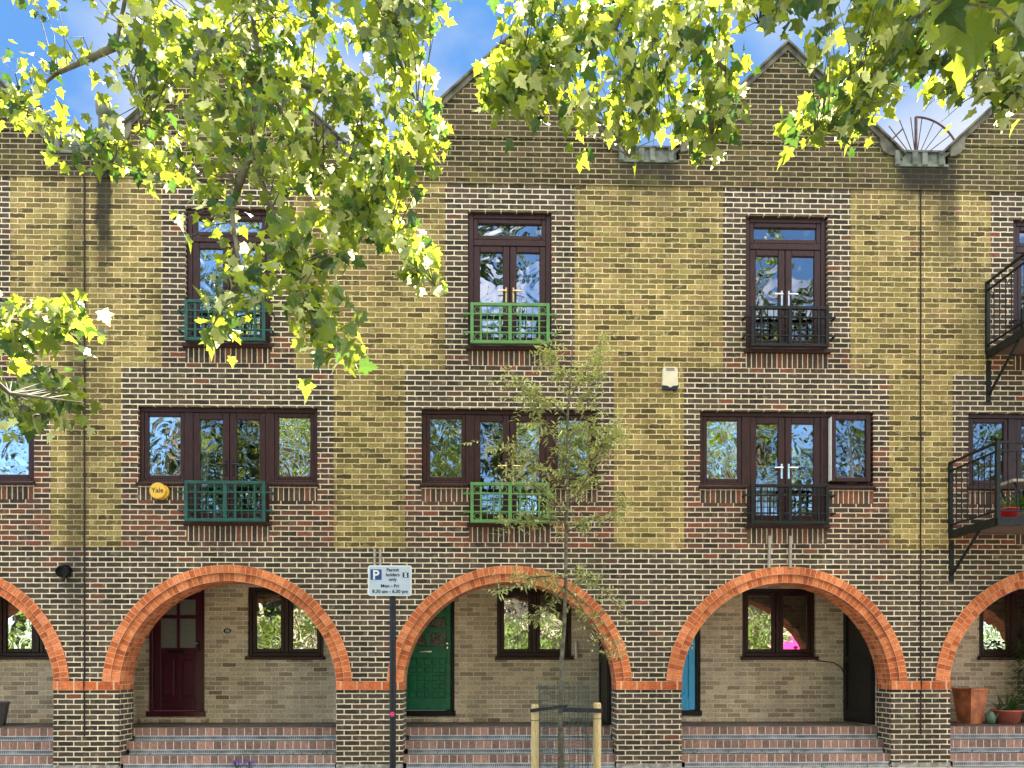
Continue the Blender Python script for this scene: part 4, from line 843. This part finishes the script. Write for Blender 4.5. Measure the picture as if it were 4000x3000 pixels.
# roof-line objects
fl = empty('roof_flue', (-5.72, 0.35, 8.9)); tag(fl, 'grey metal flue with a rounded cowl behind the left roof valley', 'flue')
q = MB(); q.lathe([(.07, -.1), (.07, .62), (.1, .64), (.11, .8), (.07, .86), (.001, .88)], 'lead', n=16); q.build('flue_pipe', fl, True)
sp = empty('rain_spout', (-5.47, -0.02, 8.78)); tag(sp, 'black rounded rainwater spout with white rim at the left roof valley', 'rain spout')
q = MB(); q.lathe([(0.001, -.13), (.07, -.11), (.12, -.04), (.13, .02)], 'black', 0, -.1, 0, 18); q.build('bowl', sp, True)
q = MB(); q.lathe([(.128, .018), (.135, .05), (.1, .09), (.05, .12), (.001, .12)], 'white', 0, -.1, 0, 18); q.build('lid', sp, True)
q = MB(); q.tube([(0, -.1, -.12), (0, -.1, -.3), (.05, -.05, -.42)], .03, 'ironleg', 8); q.build('outlet', sp, True)
fan = empty('rooftop_fan_guard', (6.24, 0.12, 8.95)); tag(fan, 'rusty fan of metal rods standing in the right roof valley', 'roof guard')
q = MB()
for a in (38, 52, 66, 82, 90, 97, 112, 128, 140):
    A_ = radians(a); q.tube([(.15 * cos(A_), 0, -.06 + .15 * sin(A_)), (.66 * cos(A_), 0, -.06 + .66 * sin(A_))], .007 if a != 90 else .022, 'rust', 5)
q.build('rods', fan)
q = MB()
q.tube([(.66 * cos(radians(a)), 0, -.06 + .66 * sin(radians(a))) for a in range(30, 92, 6)], .014, 'rust', 6); q.tube([(.19 * cos(radians(a)), 0, -.1 + .19 * sin(radians(a))) for a in range(30, 151, 10)], .013, 'rust', 6)
q.tube([(-.5, 0, .12), (-.2, 0, .42)], .012, 'rust', 5); q.build('curved_bars', fan)

# ------------------------------------------------------------------ parking sign on its pole
pc = Vector((-1.235, -1.6, 0))
ps = empty('parking_sign', (pc.x, pc.y, -0.03)); tag(ps, 'pale blue permit parking sign on a black pole in front of the pier', 'parking sign')
zp = lambda py: EYE + (HOR - py) / F * 9.44 + 0.03
q = MB(); q.lathe([(.039, 0), (.039, zp(2222)), (.036, zp(2220)), (.001, zp(2218))], 'pole', n=20); po = q.build('pole', ps, True)
q = MB(); q.lathe([(.0398, zp(2812)), (.0398, zp(2775))], 'pink', n=6, rot=.3); q.prism([(-.026 + .03 * cos(2 * pi * i / 6) + .026, zp(2789) + .03 * sin(2 * pi * i / 6)) for i in range(6)], -.0415, -.04, 'pink'); q2 = MB(); q2.prism([(.032 * cos(2 * pi * i / 6 + .2), zp(2789) + .032 * sin(2 * pi * i / 6 + .2)) for i in range(6)], -.0425, -.036, 'pink'); q2.build('sticker', po)
sgw, z0_, z1_ = .265, zp(2329), zp(2211); scx = -0.027; SY = -.055
def rrect(w_, h_, r, n=5):
    P = []
    for cx_, cz_, a0_ in ((w_ - r, h_ - r, 0), (-w_ + r, h_ - r, 90), (-w_ + r, -h_ + r, 180), (w_ - r, -h_ + r, 270)):
        for k in range(n + 1): A_ = radians(a0_ + 90 * k / n); P.append((cx_ + r * cos(A_), cz_ + r * sin(A_)))
    return P[::-1]
hh_ = (z1_ - z0_) / 2; zc_ = (z0_ + z1_) / 2
q = MB(); q.prism([(scx + x, zc_ + z) for x, z in rrect(sgw, hh_, .025)][::-1], SY, SY + .012, 'signedge'); sp_ = q.build('sign_plate', ps)
q = MB(); q.prism([(scx + x, zc_ + z) for x, z in rrect(sgw - .014, hh_ - .014, .018)][::-1], SY - .002, SY, 'signwhite'); q.build('sign_face', sp_)
q = MB()
SX = lambda zx: scx - sgw + (zx - 208) / (1140 - 208) * 2 * sgw
SZ = lambda zy: z1_ - (zy - 612) / (1268 - 612) * (z1_ - z0_)
q.box(SX(260), SX(498), SY - .004, SY - .002, SZ(925), SZ(698), 'signblue'); q.box(SX(948), SX(1075), SY - .004, SY - .002, SZ(875), SZ(768), 'ink'); q.build('symbol_panels', sp_)
q = MB()
text_into(q, 'P', (SZ(715) - SZ(912)) * 1.42, SX(375), SY - .006, SZ(912), 'signedge', bold=.004)
text_into(q, 'S', (SZ(780) - SZ(864)) * 1.36, SX(1012), SY - .006, SZ(862), 'signedge', bold=.003); q.build('symbol_letters', sp_)
q = MB()
text_into(q, 'Permit', .056, SX(735), SY - .004, SZ(742), 'ink', bold=.0012); text_into(q, 'holders', .056, SX(735), SY - .004, SZ(845), 'ink', bold=.0012); text_into(q, 'only', .056, SX(735), SY - .004, SZ(945), 'ink', bold=.0012)
text_into(q, 'Mon - Fri', .056, SX(675), SY - .004, SZ(1088), 'ink', bold=.0012, sx=1.05); text_into(q, '8.30 am - 6.30 pm', .056, SX(680), SY - .004, SZ(1205), 'ink', bold=.0012, sx=1.06); q.build('lettering', sp_)
for zz_ in (z0_ + .08, z1_ - .08):
    q = MB(); q.box(-.05, .05, SY + .012, .045, zz_ - .012, zz_ + .012, 'ironleg'); q.build('clamp', ps)

# ------------------------------------------------------------------ sapling, stakes, guard, strap
TZ = 9.0
tb_ = at(1213, 1709, TZ); tb_.z = -0.03
def P3(u, v, Z): return at(u, v, Z)
sap = empty('young_tree', (tb_.x, tb_.y, -0.03)); tag(sap, 'thin young street tree with sparse feathery olive foliage between two stakes', 'tree')
trunk_px = [(1211, 1709, .03), (1212, 1600, .029), (1209, 1560, .026), (1214, 1500, .024), (1213, 1430, .022), (1219, 1350, .02), (1222, 1250, .018), (1223, 1150, .016), (1226, 1080, .015), (1225, 1000, .013), (1226, 900, .011), (1233, 820, .009), (1236, 740, .006), (1238, 690, .004)]
tp_ = [P3(u, v, TZ) - Vector((tb_.x, tb_.y, -.03)) for u, v, r in trunk_px]; tp_[0].z = 0
q = MB(); q.tube(tp_, [r * 1.15 for *_, r in trunk_px], 'bark', 9)
brn = [((1222, 1250), (1160, 1230), (1090, 1275)), ((1223, 1220), (1290, 1250), (1350, 1330)), ((1222, 1270), (1280, 1340), (1330, 1420)), ((1226, 1100), (1290, 1010), (1320, 900)), ((1225, 1090), (1290, 1010), (1340, 900)),
       ((1225, 1120), (1170, 1050), (1090, 1010)), ((1225, 1060), (1150, 980), (1020, 950)), ((1226, 1000), (1180, 900), (1120, 860)), ((1226, 960), (1275, 870), (1305, 770)), ((1228, 900), (1170, 840), (1080, 820)),
       ((1230, 860), (1270, 800), (1300, 730)), ((1225, 1040), (1280, 960), (1345, 940)), ((1226, 1130), (1160, 1110), (1100, 1130)), ((1225, 1150), (1300, 1110), (1370, 1080)), ((1233, 820), (1200, 780), (1180, 740)), ((1222, 1260), (1180, 1330), (1140, 1340)), ((1226, 930), (1300, 900), (1300, 980))]
lv = MB(); nb = 0
for (a, b, c) in brn:
    dz = R.uniform(-.45, .45)
    p0, p1, p2 = P3(*a, TZ), P3(*b, TZ + dz * .5), P3(*c, TZ + dz)
    O = Vector((tb_.x, tb_.y, -.03)); pts = []
    for i in range(9):
        t = i / 8; p = (p0 * (1 - t) ** 2 + p1 * 2 * t * (1 - t) + p2 * t * t) - O; p += Vector((R.uniform(-.012, .012),) * 3) * (t > 0); pts.append(p)
    q.tube(pts, [.009 * (1 - .85 * i / 8) + .0012 for i in range(9)], 'bark', 5)
    for i in range(32):
        t = R.uniform(.12, 1); k = t * 8; i0 = min(7, int(k)); p = pts[i0].lerp(pts[i0 + 1], k - i0)
        d = Vector((R.uniform(-1, 1), R.uniform(-1, 1), R.uniform(-.5, .6))).normalized(); Lt = R.uniform(.08, .3)
        tip = p + d * Lt + Vector((0, 0, -.03)); q.tube([p, p.lerp(tip, .5) + Vector((0, 0, .01)), tip], [.002, .0016, .001], 'bark', 3, False)
        for j in range(9):
            s = (j + 1) / 9; bp_ = p.lerp(tip, s); sd2 = d.cross(Vector((R.uniform(-1, 1), R.uniform(-1, 1), 1))).normalized() * (1 if j % 2 else -1)
            leafblade(lv, bp_, (d * .6 + sd2 + Vector((0, 0, R.uniform(-.35, .3)))), R.uniform(.055, .1), R.uniform(.01, .016), 'sleaf', .5, 2)
q.build('trunk', sap, True); lv.build('crown', sap)
def stake(u, vt, label):
    p = at(u, vt, TZ); o = empty('tree_stake', (p.x, p.y, -.03)); tag(o, label, 'stake', 'stakes of the young tree')
    h_ = p.z + .03; s = MB(); s.lathe([(.046, 0), (.047, h_ - .02), (.04, h_), (.001, h_ + .002)], 'stake', n=14); so_ = s.build('post', o, True)
    s = MB(); s.lathe([(.048, h_ - .19), (.0485, h_ - .186), (.048, h_ - .182)], 'black', n=14); s.build('wire_band', so_)
    s = MB()
    for k in range(3):
        a = -pi / 2 + R.uniform(-.5, .5); s.lathe([(.001, 0), (.006, .0), (.001, .006)], 'knot', .046 * cos(a), .046 * sin(a), h_ * R.uniform(.1, .75), 6)
    s.build('knots', so_); return p
pl_ = stake(1156, 1522, 'pale wooden stake left of the young tree'); pr_ = stake(1290, 1518, 'pale wooden stake right of the young tree')
sm = MB(); cz = pl_.z - .09; T = Vector((tb_.x + .03, tb_.y, 0))
def strap(x0, z0, x1, z1, w_, y):
    sm.box(x0, x1, y, y + .006, z0, z0 + .001, 'strap') if 0 else None
    sm.face([(x0, y, z0), (x1, y, z1), (x1, y, z1 + w_), (x0, y, z0 + w_)], 'strap'); sm.face([(x0, y + .006, z0), (x1, y + .006, z1), (x1, y + .006, z1 + w_), (x0, y + .006, z0 + w_)], 'strap')
    sm.face([(x0, y, z0 + w_), (x1, y, z1 + w_), (x1, y + .006, z1 + w_), (x0, y + .006, z0 + w_)], 'strap'); sm.face([(x0, y, z0), (x1, y, z1), (x1, y + .006, z1), (x0, y + .006, z0)], 'strap')
strap(pl_.x - .06, cz, T.x + .035, cz + .055, .042, tb_.y - .06); strap(T.x - .02, cz + .01, pr_.x + .06, cz - .005, .05, tb_.y - .068)
tag(sm.build('tree_strap'), 'black rubber strap tied from stake to stake across the trunk', 'strap')
gd = MB(); rg_ = .295; gh = at(1213, 1480, TZ).z + .03
for k in range(30):
    a = 2 * pi * k / 30; j = R.uniform(-.01, .01)
    gd.tube([(rg_ * cos(a), rg_ * .8 * sin(a), 0), (rg_ * cos(a) * .98 + j, rg_ * .8 * sin(a), gh * .5), (rg_ * cos(a + j), rg_ * .8 * sin(a + j), gh + R.uniform(-.01, .03))], .0028, 'wire', 4, False)
for k in range(17):
    z = .03 + (gh - .06) * k / 16; gd.tube([(rg_ * cos(2 * pi * i / 24), rg_ * .8 * sin(2 * pi * i / 24), z + .008 * sin(i * 1.7 + k)) for i in range(25)], .0028, 'wire', 4, False)
tag(gd.build('tree_guard', None, loc=(at(1218, 1600, TZ).x, tb_.y, -.03)), 'round green wire mesh guard around the young tree trunk', 'tree guard')

# purple flowers and weeds on the steps
for k, (x, y, z, lab) in enumerate(((-3.62, -.1, -.03, 'left clump of small purple flowers in front of the steps'), (-3.45, -.12, -.03, 'right clump of small purple flowers in front of the steps'))):
    e = empty('flower_clump', (x, y, z)); tag(e, lab, 'flowers', 'purple flowers by the steps'); f = MB(); g_ = MB()
    for i in range(12):
        px_, py_, pz_ = R.uniform(-.09, .09), R.uniform(-.05, .05), R.uniform(.06, .14)
        leafblade(g_, (px_ * .5, py_, 0), (px_, py_, .2), .14, .008, 'dleaf', .3, 3)
        for a in range(5):
            A_ = a * 2 * pi / 5; leafblade(f, (px_, py_, pz_), (cos(A_), R.uniform(-.6, .2), sin(A_)), .026, .012, 'purple', .2, 2)
    g_.build('leaves', e); f.build('petals', e)
wd = MB()
for (x0, x1, n_, yy, zz_) in ((-5.2, -2.4, 60, .2, .161), (2.8, 4.6, 70, .21, .161), (-1.2, 1.7, 30, .21, .161), (2.8, 5.6, 40, .0, -.03), (-2.6, -2.3, 25, .2, .161), (6.8, 8.0, 30, .21, .161), (-6.3, -5.9, 20, .2, .161)):
    for i in range(n_):
        x = R.uniform(x0, x1); leafblade(wd, (x, yy + R.uniform(-.05, .0), zz_), (R.uniform(-1, 1), R.uniform(-1, .2), R.uniform(.1, .9)), R.uniform(.03, .07), .008, 'dleaf' if R.random() < .6 else 'sleaf', .8, 2)
tag(wd.build('weeds'), 'scattered weeds and fallen leaves on the step treads', 'weeds', kind='stuff')

# ------------------------------------------------------------------ plane tree foliage hanging into view, with unseen shading clusters above
LEAFMIX = ['leaf'] * 13 + ['shadeleaf'] * 4 + ['glareleaf'] * 4
HALF = [(0, 0), (.16, -.07), (.40, -.04), (.31, .12), (.36, .24), (.55, .40), (.42, .45), (.24, .47), (.27, .60), (.15, .70), (0, 1.0)]
OUT = HALF + [(-x, y) for x, y in HALF[-2:0:-1]]
def add_leaf(mb, p, size, nrm, tipd, m='leaf'):
    if m == 'leaf': m = R.choice(LEAFMIX)
    if m == 'glareleaf' and size > .135: m = 'leaf'
    n = Vector(nrm).normalized(); t = Vector(tipd); t = (t - n * t.dot(n)); t = t.normalized() if t.length > 1e-3 else n.orthogonal().normalized(); s = t.cross(n)
    cu = R.uniform(-.1, .6); fo = R.uniform(-.05, .5); seed = (R.random() * 97, R.random() * 97); asy = R.uniform(.9, 1.1)
    def q(x, y): return p + (s * (x * asy) + t * y + n * (fo * abs(x) - cu * y * y)) * size
    base = len(mb.v); mi = mb.mid(m); mb.v.append(tuple(q(0, .33)))
    for x, y in OUT: mb.v.append(tuple(q(x, y)))
    k = len(OUT)
    for i in range(k): mb.f.append((base, base + 1 + i, base + 1 + (i + 1) % k)); mb.mi.append(mi); mb.uv += [seed] * 3
def inpoly(x, y, P):
    c = False; j = len(P) - 1
    for i in range(len(P)):
        if (P[i][1] > y) != (P[j][1] > y) and x < (P[j][0] - P[i][0]) * (y - P[i][1]) / (P[j][1] - P[i][1]) + P[i][0]: c = not c
        j = i
    return c
def clusters(tree, twigs, spines, polys):
    sp = [p for s in spines for p in s]
    for (P, Z0, Z1, ncl, nlf, size, gap) in polys:
        xs_ = [a for a, b in P]; ys_ = [b for a, b in P]; done = 0; tries = 0
        while done < ncl and tries < ncl * 40:
            tries += 1
            u = R.uniform(min(xs_), max(xs_)); v = R.uniform(min(ys_), max(ys_)); Z = R.uniform(Z0, Z1)
            if not inpoly(u, v, P): continue
            if noise.noise(Vector((u / 75, v / 75, Z * .6))) < gap: continue
            p = at(u, v, Z); done += 1
            near = min(sp, key=lambda a: (a - p).length_squared)
            if (near - p).length < 1.3: 
                mid = near.lerp(p, .5) + Vector((R.uniform(-.05, .05), R.uniform(-.05, .05), R.uniform(0, .1)))
                twigs.tube([near, mid, p], [.006, .0035, .0015], 'planebark', 4, False)
            dirn = (p - near); dirn = dirn.normalized() if dirn.length > .05 else Vector((0, 0, -1))
            for i in range(nlf):
                cg = lambda sg: max(-1.7 * sg, min(1.7 * sg, R.gauss(0, sg)))
                q = p - dirn * R.uniform(0, min(.3, (near - p).length)) + Vector((cg(.09), cg(.09), cg(.08) + size * .4))
                nr = Vector((R.gauss(0, .6), R.gauss(.35, .7), R.gauss(.55, .55)))
                add_leaf(tree, q, size * R.uniform(.6, 1.2), nr, Vector((R.gauss(0, .5), R.gauss(0, .5), -1 + R.gauss(0, .35))))
def spine(pts, n=10):
    P = [at(*p) for p in pts]; outp = []
    for i in range(len(P) - 1):
        for k in range(n): outp.append(P[i].lerp(P[i + 1], k / n))
    outp.append(P[-1]); return outp
SPL = [spine(s) for s in (
    [(700, -900, 5.5), (520, -200, 6.2), (560, 150, 6.2), (640, 300, 6.0), (760, 430, 5.8), (880, 520, 5.6), (940, 620, 5.4)],
    [(560, 150, 6.2), (540, 330, 5.8), (600, 480, 5.6), (660, 640, 5.2), (700, 780, 5.0)],
    [(540, 330, 5.8), (500, 450, 5.6), (520, 600, 5.3), (450, 720, 5.2)],
    [(700, -900, 5.5), (300, -150, 6.5), (250, 100, 6.5), (330, 250, 6.3), (240, 350, 6.0)], [(250, 100, 6.5), (120, 160, 6.6), (40, 230, 6.5)],
    [(700, -900, 5.5), (850, -100, 6), (860, 120, 6.2), (930, 300, 6.0)], [(-700, 200, 5), (-200, 650, 5.2), (60, 700, 5.2), (180, 700, 5.3)], [(-200, 650, 5.2), (20, 850, 5.9), (180, 870, 6)],
    [(560, 150, 6.2), (700, 200, 6.3), (820, 330, 6.3)])]
SPR = [spine(s) for s in (
    [(1500, -900, 5.0), (1420, -150, 6), (1330, 60, 6.2), (1200, 160, 6.2), (1080, 200, 6)], [(1420, -150, 6), (1480, 80, 6.2), (1380, 230, 6.1), (1360, 340, 6)],
    [(1480, 80, 6.2), (1580, 160, 6.2), (1530, 320, 6)], [(1500, -900, 5.0), (1800, -150, 6), (1900, 60, 6.2), (1860, 180, 6), (1760, 300, 5.8)], [(1900, 60, 6.2), (2050, 150, 6.2), (2160, 200, 5.6)], [(1800, -150, 6), (1650, 0, 6), (1640, 50, 6)],
    [(1500, -900, 5), (2000, -300, 3.2), (2040, 0, 2.7)])]
PL = [
 ([(30, -450), (850, -450), (850, -80), (30, -80)], 6.6, 8.2, 120, 7, .2, -.3),  # unseen clusters added above the frame to shade the top-left leaves
 ([(300, -60), (980, -60), (960, 40), (870, 60), (850, 170), (760, 240), (600, 200), (460, 140), (360, 180), (300, 60)], 5.6, 7.6, 171, 6, 0.122, -0.12),
 ([(50, -40), (330, -60), (350, 130), (330, 240), (270, 220), (230, 130), (170, 170), (100, 80)], 5.6, 7.4, 32, 4, 0.106, -0.04),
 ([(390, 150), (800, 180), (920, 260), (955, 330), (915, 400), (870, 470), (740, 520), (650, 470), (560, 410), (450, 380), (380, 300)], 5.3, 6.6, 175, 7, 0.103, -0.06),
 ([(540, 510), (640, 480), (760, 500), (880, 480), (935, 560), (945, 625), (900, 640), (840, 580), (790, 590), (700, 580), (640, 640), (540, 620), (500, 590)], 5.0, 6.0, 52, 6, 0.106, -0.24),
 ([(640, 620), (740, 650), (780, 700), (765, 735), (735, 780), (695, 790), (660, 720)], 4.9, 5.5, 18, 6, 0.114, -0.24),
 ([(420, 690), (560, 600), (600, 690), (520, 720), (440, 775)], 4.9, 5.5, 13, 6, 0.114, -0.24), ([(375, 450), (430, 460), (450, 540), (400, 520)], 5.4, 5.8, 6, 4, 0.106, -0.24),
 ([(0, 190), (80, 230), (110, 270), (0, 280)], 5.8, 6.6, 11, 6, 0.106, -0.24), ([(110, 280), (200, 240), (300, 270), (400, 330), (410, 400), (260, 385), (230, 340), (120, 330)], 5.6, 6.6, 32, 6, 0.114, -0.19), ([(0, 110), (70, 110), (100, 170), (40, 220), (0, 200)], 6, 7, 7, 4, 0.099, -0.24),
 ([(0, 660), (60, 650), (180, 670), (190, 710), (110, 770), (0, 800)], 5.0, 5.5, 19, 7, 0.114, -0.24), ([(0, 840), (110, 810), (215, 880), (150, 915), (80, 950), (0, 970)], 6.7, 7.3, 28, 7, 0.114, -0.24),
 ([(820, -30), (985, -40), (960, 60), (930, 100), (880, 80)], 5.2, 6, 11, 4, 0.129, -0.24), ([(800, 130), (900, 130), (890, 200), (830, 220)], 6.5, 7.5, 7, 3, 0.091, -0.24),
 ([(250, -700), (1000, -700), (950, -80), (200, -80)], 4.8, 7.0, 45, 6, .2, -.3)]
PR = [
 ([(1045, 110), (1120, 50), (1230, 70), (1230, 230), (1130, 255), (1050, 205)], 5.4, 6.3, 44, 6, .115, -.9),
 ([(1850, -500), (2300, -500), (2300, -100), (1850, -100)], 3.3, 4.3, 55, 7, .2, -.5),  # out-of-view leaves added to keep sun off the near right ones
 ([(1500, -450), (2250, -450), (2250, -80), (1500, -80)], 6.6, 8.2, 85, 7, .2, -.3),  # more sun-blocking leaves added above the right side of the frame
 ([(1090, -60), (1640, -60), (1640, 60), (1560, 110), (1620, 190), (1570, 330), (1500, 345), (1460, 280), (1400, 330), (1360, 375), (1320, 295), (1230, 290), (1120, 270), (1045, 215), (1040, 130), (1130, 90), (1180, 60), (1090, 20)], 5.4, 6.8, 217, 6, 0.114, -0.19),
 ([(1600, -60), (2260, -60), (2260, 60), (2100, 70), (1980, 110), (1880, 80), (1790, 30), (1630, 15)], 5.2, 6.8, 132, 6, 0.122, -0.19),
 ([(1790, 170), (1860, 90), (2000, 90), (1990, 190), (1880, 240), (1850, 320), (1790, 350), (1700, 350), (1690, 300), (1720, 230)], 5.4, 6.4, 63, 6, 0.114, -0.19),
 ([(2130, 140), (2260, 110), (2260, 280), (2190, 300), (2160, 230)], 5.2, 6.0, 24, 6, 0.114, -0.24), ([(1950, 190), (2100, 150), (2130, 230), (2040, 270), (1960, 250)], 5.8, 6.4, 11, 3, 0.122, -0.24),
 ([(1880, -60), (2260, -60), (2260, 110), (2150, 90), (2090, 20), (2010, 120), (1930, 90)], 2.5, 3.1, 12, 5, 0.15, -.5), ([(1750, 60), (1800, 20), (1810, 110)], 5, 5.5, 6, 4, 0.114, -0.24),
 ([(1600, -500), (2400, -500), (2300, -80), (1650, -80)], 3.4, 6.0, 62, 6, .2, -.3)]
def plane_tree(loc, spines, polys, label, limbs):
    e = empty('plane_tree', loc); tag(e, label, 'tree', 'plane trees over the street'); O = Vector(loc)
    tr = MB(); base = O.copy(); fork = O + Vector((.1, .1, 5.2))
    tr.tube([base - O, base + Vector((.02, 0, 1)) - O, base + Vector((.05, .05, 3)) - O, fork - O], [.38, .3, .27, .24], 'planebark', 16); tr.build('trunk', e, True)
    br = MB(); tw = MB(); cr = MB()
    for s in spines:
        n = len(s); br.tube([p - O for p in s], [max(.004, .05 * (1 - i / n) ** 1.3) * .6 + .003 for i in range(n)], 'planebark', 6)
    for st_ in limbs:
        a = fork; b = at(*st_); m_ = a.lerp(b, .5) + Vector((0, 0, 1.2)); pts = [a * (1 - t) ** 2 + m_ * 2 * t * (1 - t) + b * t * t for t in [i / 12 for i in range(13)]]
        br.tube([p - O for p in pts], [.16 - .012 * i + .01 for i in range(13)], 'planebark', 8)
    crw = MB(); clusters(cr, tw, spines, polys)
    ov = Vector(loc)
    for mb in (cr, tw): mb.v = [(x - ov.x, y - ov.y, z - ov.z) for x, y, z in mb.v]
    # upper crown, above and behind the camera
    for i in range(420):
        a = R.uniform(0, 2 * pi); rr = R.uniform(0, 3.4); p = Vector((rr * cos(a), rr * sin(a) - 1.2, R.uniform(6.5, 11)))
        for j in range(5): add_leaf(cr, p + Vector((R.gauss(0, .25), R.gauss(0, .25), R.gauss(0, .2))), R.uniform(.14, .22), Vector((R.gauss(0, .6), R.gauss(0, .6), 1)), Vector((R.gauss(0, 1), R.gauss(0, 1), -.6)))
    for i in range(6):
        a = i * 1.05; br.tube([fork - O, fork - O + Vector((cos(a) * 1.2, sin(a) * 1.2 - .4, 2.2)), fork - O + Vector((cos(a) * 2.5, sin(a) * 2.5 - 1, 4.6))], [.15, .09, .03], 'planebark', 7)
    b0 = len(br.v); br.v += tw.v; br.f += [tuple(i + b0 for i in f) for f in tw.f]; br.mi += [br.mid('planebark')] * len(tw.f); br.uv += tw.uv; br.build('branches', e, True); cr.build('crown', e)
plane_tree((-5.2, -10.2, -.03), SPL, PL, 'left plane tree whose lit drooping branches cover the maroon-door house', [(700, -900, 5.5), (-700, 200, 5)])
plane_tree((6.6, -11.2, -.03), SPR, PR, 'right plane tree whose leaves hang over the two right gables', [(1500, -900, 5.0)])

# trees across the street, met only in the window reflections
def far_tree(x, y, h, r, label, seed):
    rr = random.Random(seed); e = empty('street_tree', (x, y, -.03)); tag(e, label, 'tree', 'trees across the street')
    t = MB(); t.tube([(0, 0, 0), (.05, 0, h * .3), (.1, .1, h * .6), (0, 0, h * .85)], [.3, .24, .15, .05], 'planebark', 10)
    for i in range(9):
        a = i * 2.4; z = h * (.3 + .05 * i); t.tube([(0, 0, z), (cos(a) * r * .5, sin(a) * r * .5, z + h * .12), (cos(a) * r * .85, sin(a) * r * .85, z + h * .18)], [.09, .05, .02], 'planebark', 6)
    t.build('trunk', e, True); c = MB()
    for i in range(95):
        a = rr.uniform(0, 2 * pi); q_ = sqrt(rr.random()) * r; z = rr.uniform(.22, 1) * h
        q_ *= sqrt(max(.1, 1 - ((z / h - .55) / .5) ** 2)); cc = Vector((q_ * cos(a), q_ * sin(a), z)); cr_ = rr.uniform(.4, 1.0)
        for j in range(60):
            d = Vector((rr.gauss(0, 1), rr.gauss(0, 1), rr.gauss(0, .8))); d = d.normalized() * cr_ * rr.uniform(.5, 1); p = cc + d
            s = rr.uniform(.12, .24); n = (d + Vector((0, 0, .5))).normalized(); u_ = n.orthogonal().normalized() * s; v_ = n.cross(u_)
            c.face([p - u_, p - v_ * .7, p + u_, p + v_ * .7], 'bleaf', [(rr.random() * 50, rr.random() * 50)] * 4)
    c.build('crown', e)
for i, (x, y, h, r) in enumerate(((-13, -21, 18, 4.6), (-6.0, -22, 21, 5.2), (1.0, -21, 20, 5.0), (8, -22, 21, 5.2), (15, -21, 18, 4.6), (-22, -22, 18, 5), (23, -22, 18, 5), (-5.5, -38, 15, 5.5), (9, -38, 15, 5.5), (-17, -36, 15, 5.5))):
    far_tree(x, y, h, r, ['tree across the street to the left', 'tree across the street facing the maroon door', 'tree across the street facing the green door', 'tree across the street facing the blue door', 'tree across the street to the right', 'outermost tree across the street on the left', 'outermost tree across the street on the right', 'tall tree in the second row, middle', 'tall tree in the second row, right', 'tall tree in the second row, left'][i], 100 + i)

hd = MB()
for i in range(24000):
    p = Vector((R.uniform(-30, 30), R.uniform(-15.6, -14.6), R.uniform(0, 3.3 + .35 * sin(i)))); n = Vector((R.gauss(0, .5), R.gauss(.6, .5), R.gauss(.5, .5))).normalized(); s_ = R.uniform(.06, .13); u_ = n.orthogonal().normalized() * s_; v_ = n.cross(u_)
    hd.face([p - u_, p - v_ * .7, p + u_, p + v_ * .7], 'hleaf', [(R.random() * 50, R.random() * 50)] * 4)
tag(hd.build('hedge'), 'clipped green hedge along the far pavement', 'hedge')

# the terrace across the street, met only in reflections
ob = empty('brick_house', (0, -28, -.03)); tag(ob, 'long two storey brick house across the street behind the camera', 'house')
q = MB(0, -28, 0); q.box(-22, 22, -6, 0, 0, 6.5, 'porch', 'b'); q.build('wall', ob)
q = MB(); q.prism([(-22.3, 6.5), (22.3, 6.5), (22.3, 6.7), (-22.3, 6.7)], -6.2, .3, 'slate'); q.build('roof', ob)
for i in range(12):
    for z in (1.0, 4.0):
        q = MB(); x = -20 + i * 3.6; q.ringframe(x, x + 1.3, z, z + 1.5, .01, .06, .08, 'white'); q.box(x + .08, x + 1.22, .002, .02, z + .08, z + 1.42, 'black'); q.build('window', ob)

hb_ = empty('pink_reflection_board', (10.6, -12.7, -.03)); tag(hb_, 'pink board added on the far pavement for a pink window reflection', 'stand-in board')
q = MB(); q.box(-.75, .75, 0, .06, .5, 2.35, 'pinkstandin'); o_ = q.build('panel', hb_)  # invented panel, unseen itself, that gives the blue-door window its pink reflection
for x in (-.7, .7):
    q = MB(); q.box(x - .04, x + .04, -.06, -.002, 0, 2.3, 'stake'); q.build('post', hb_)
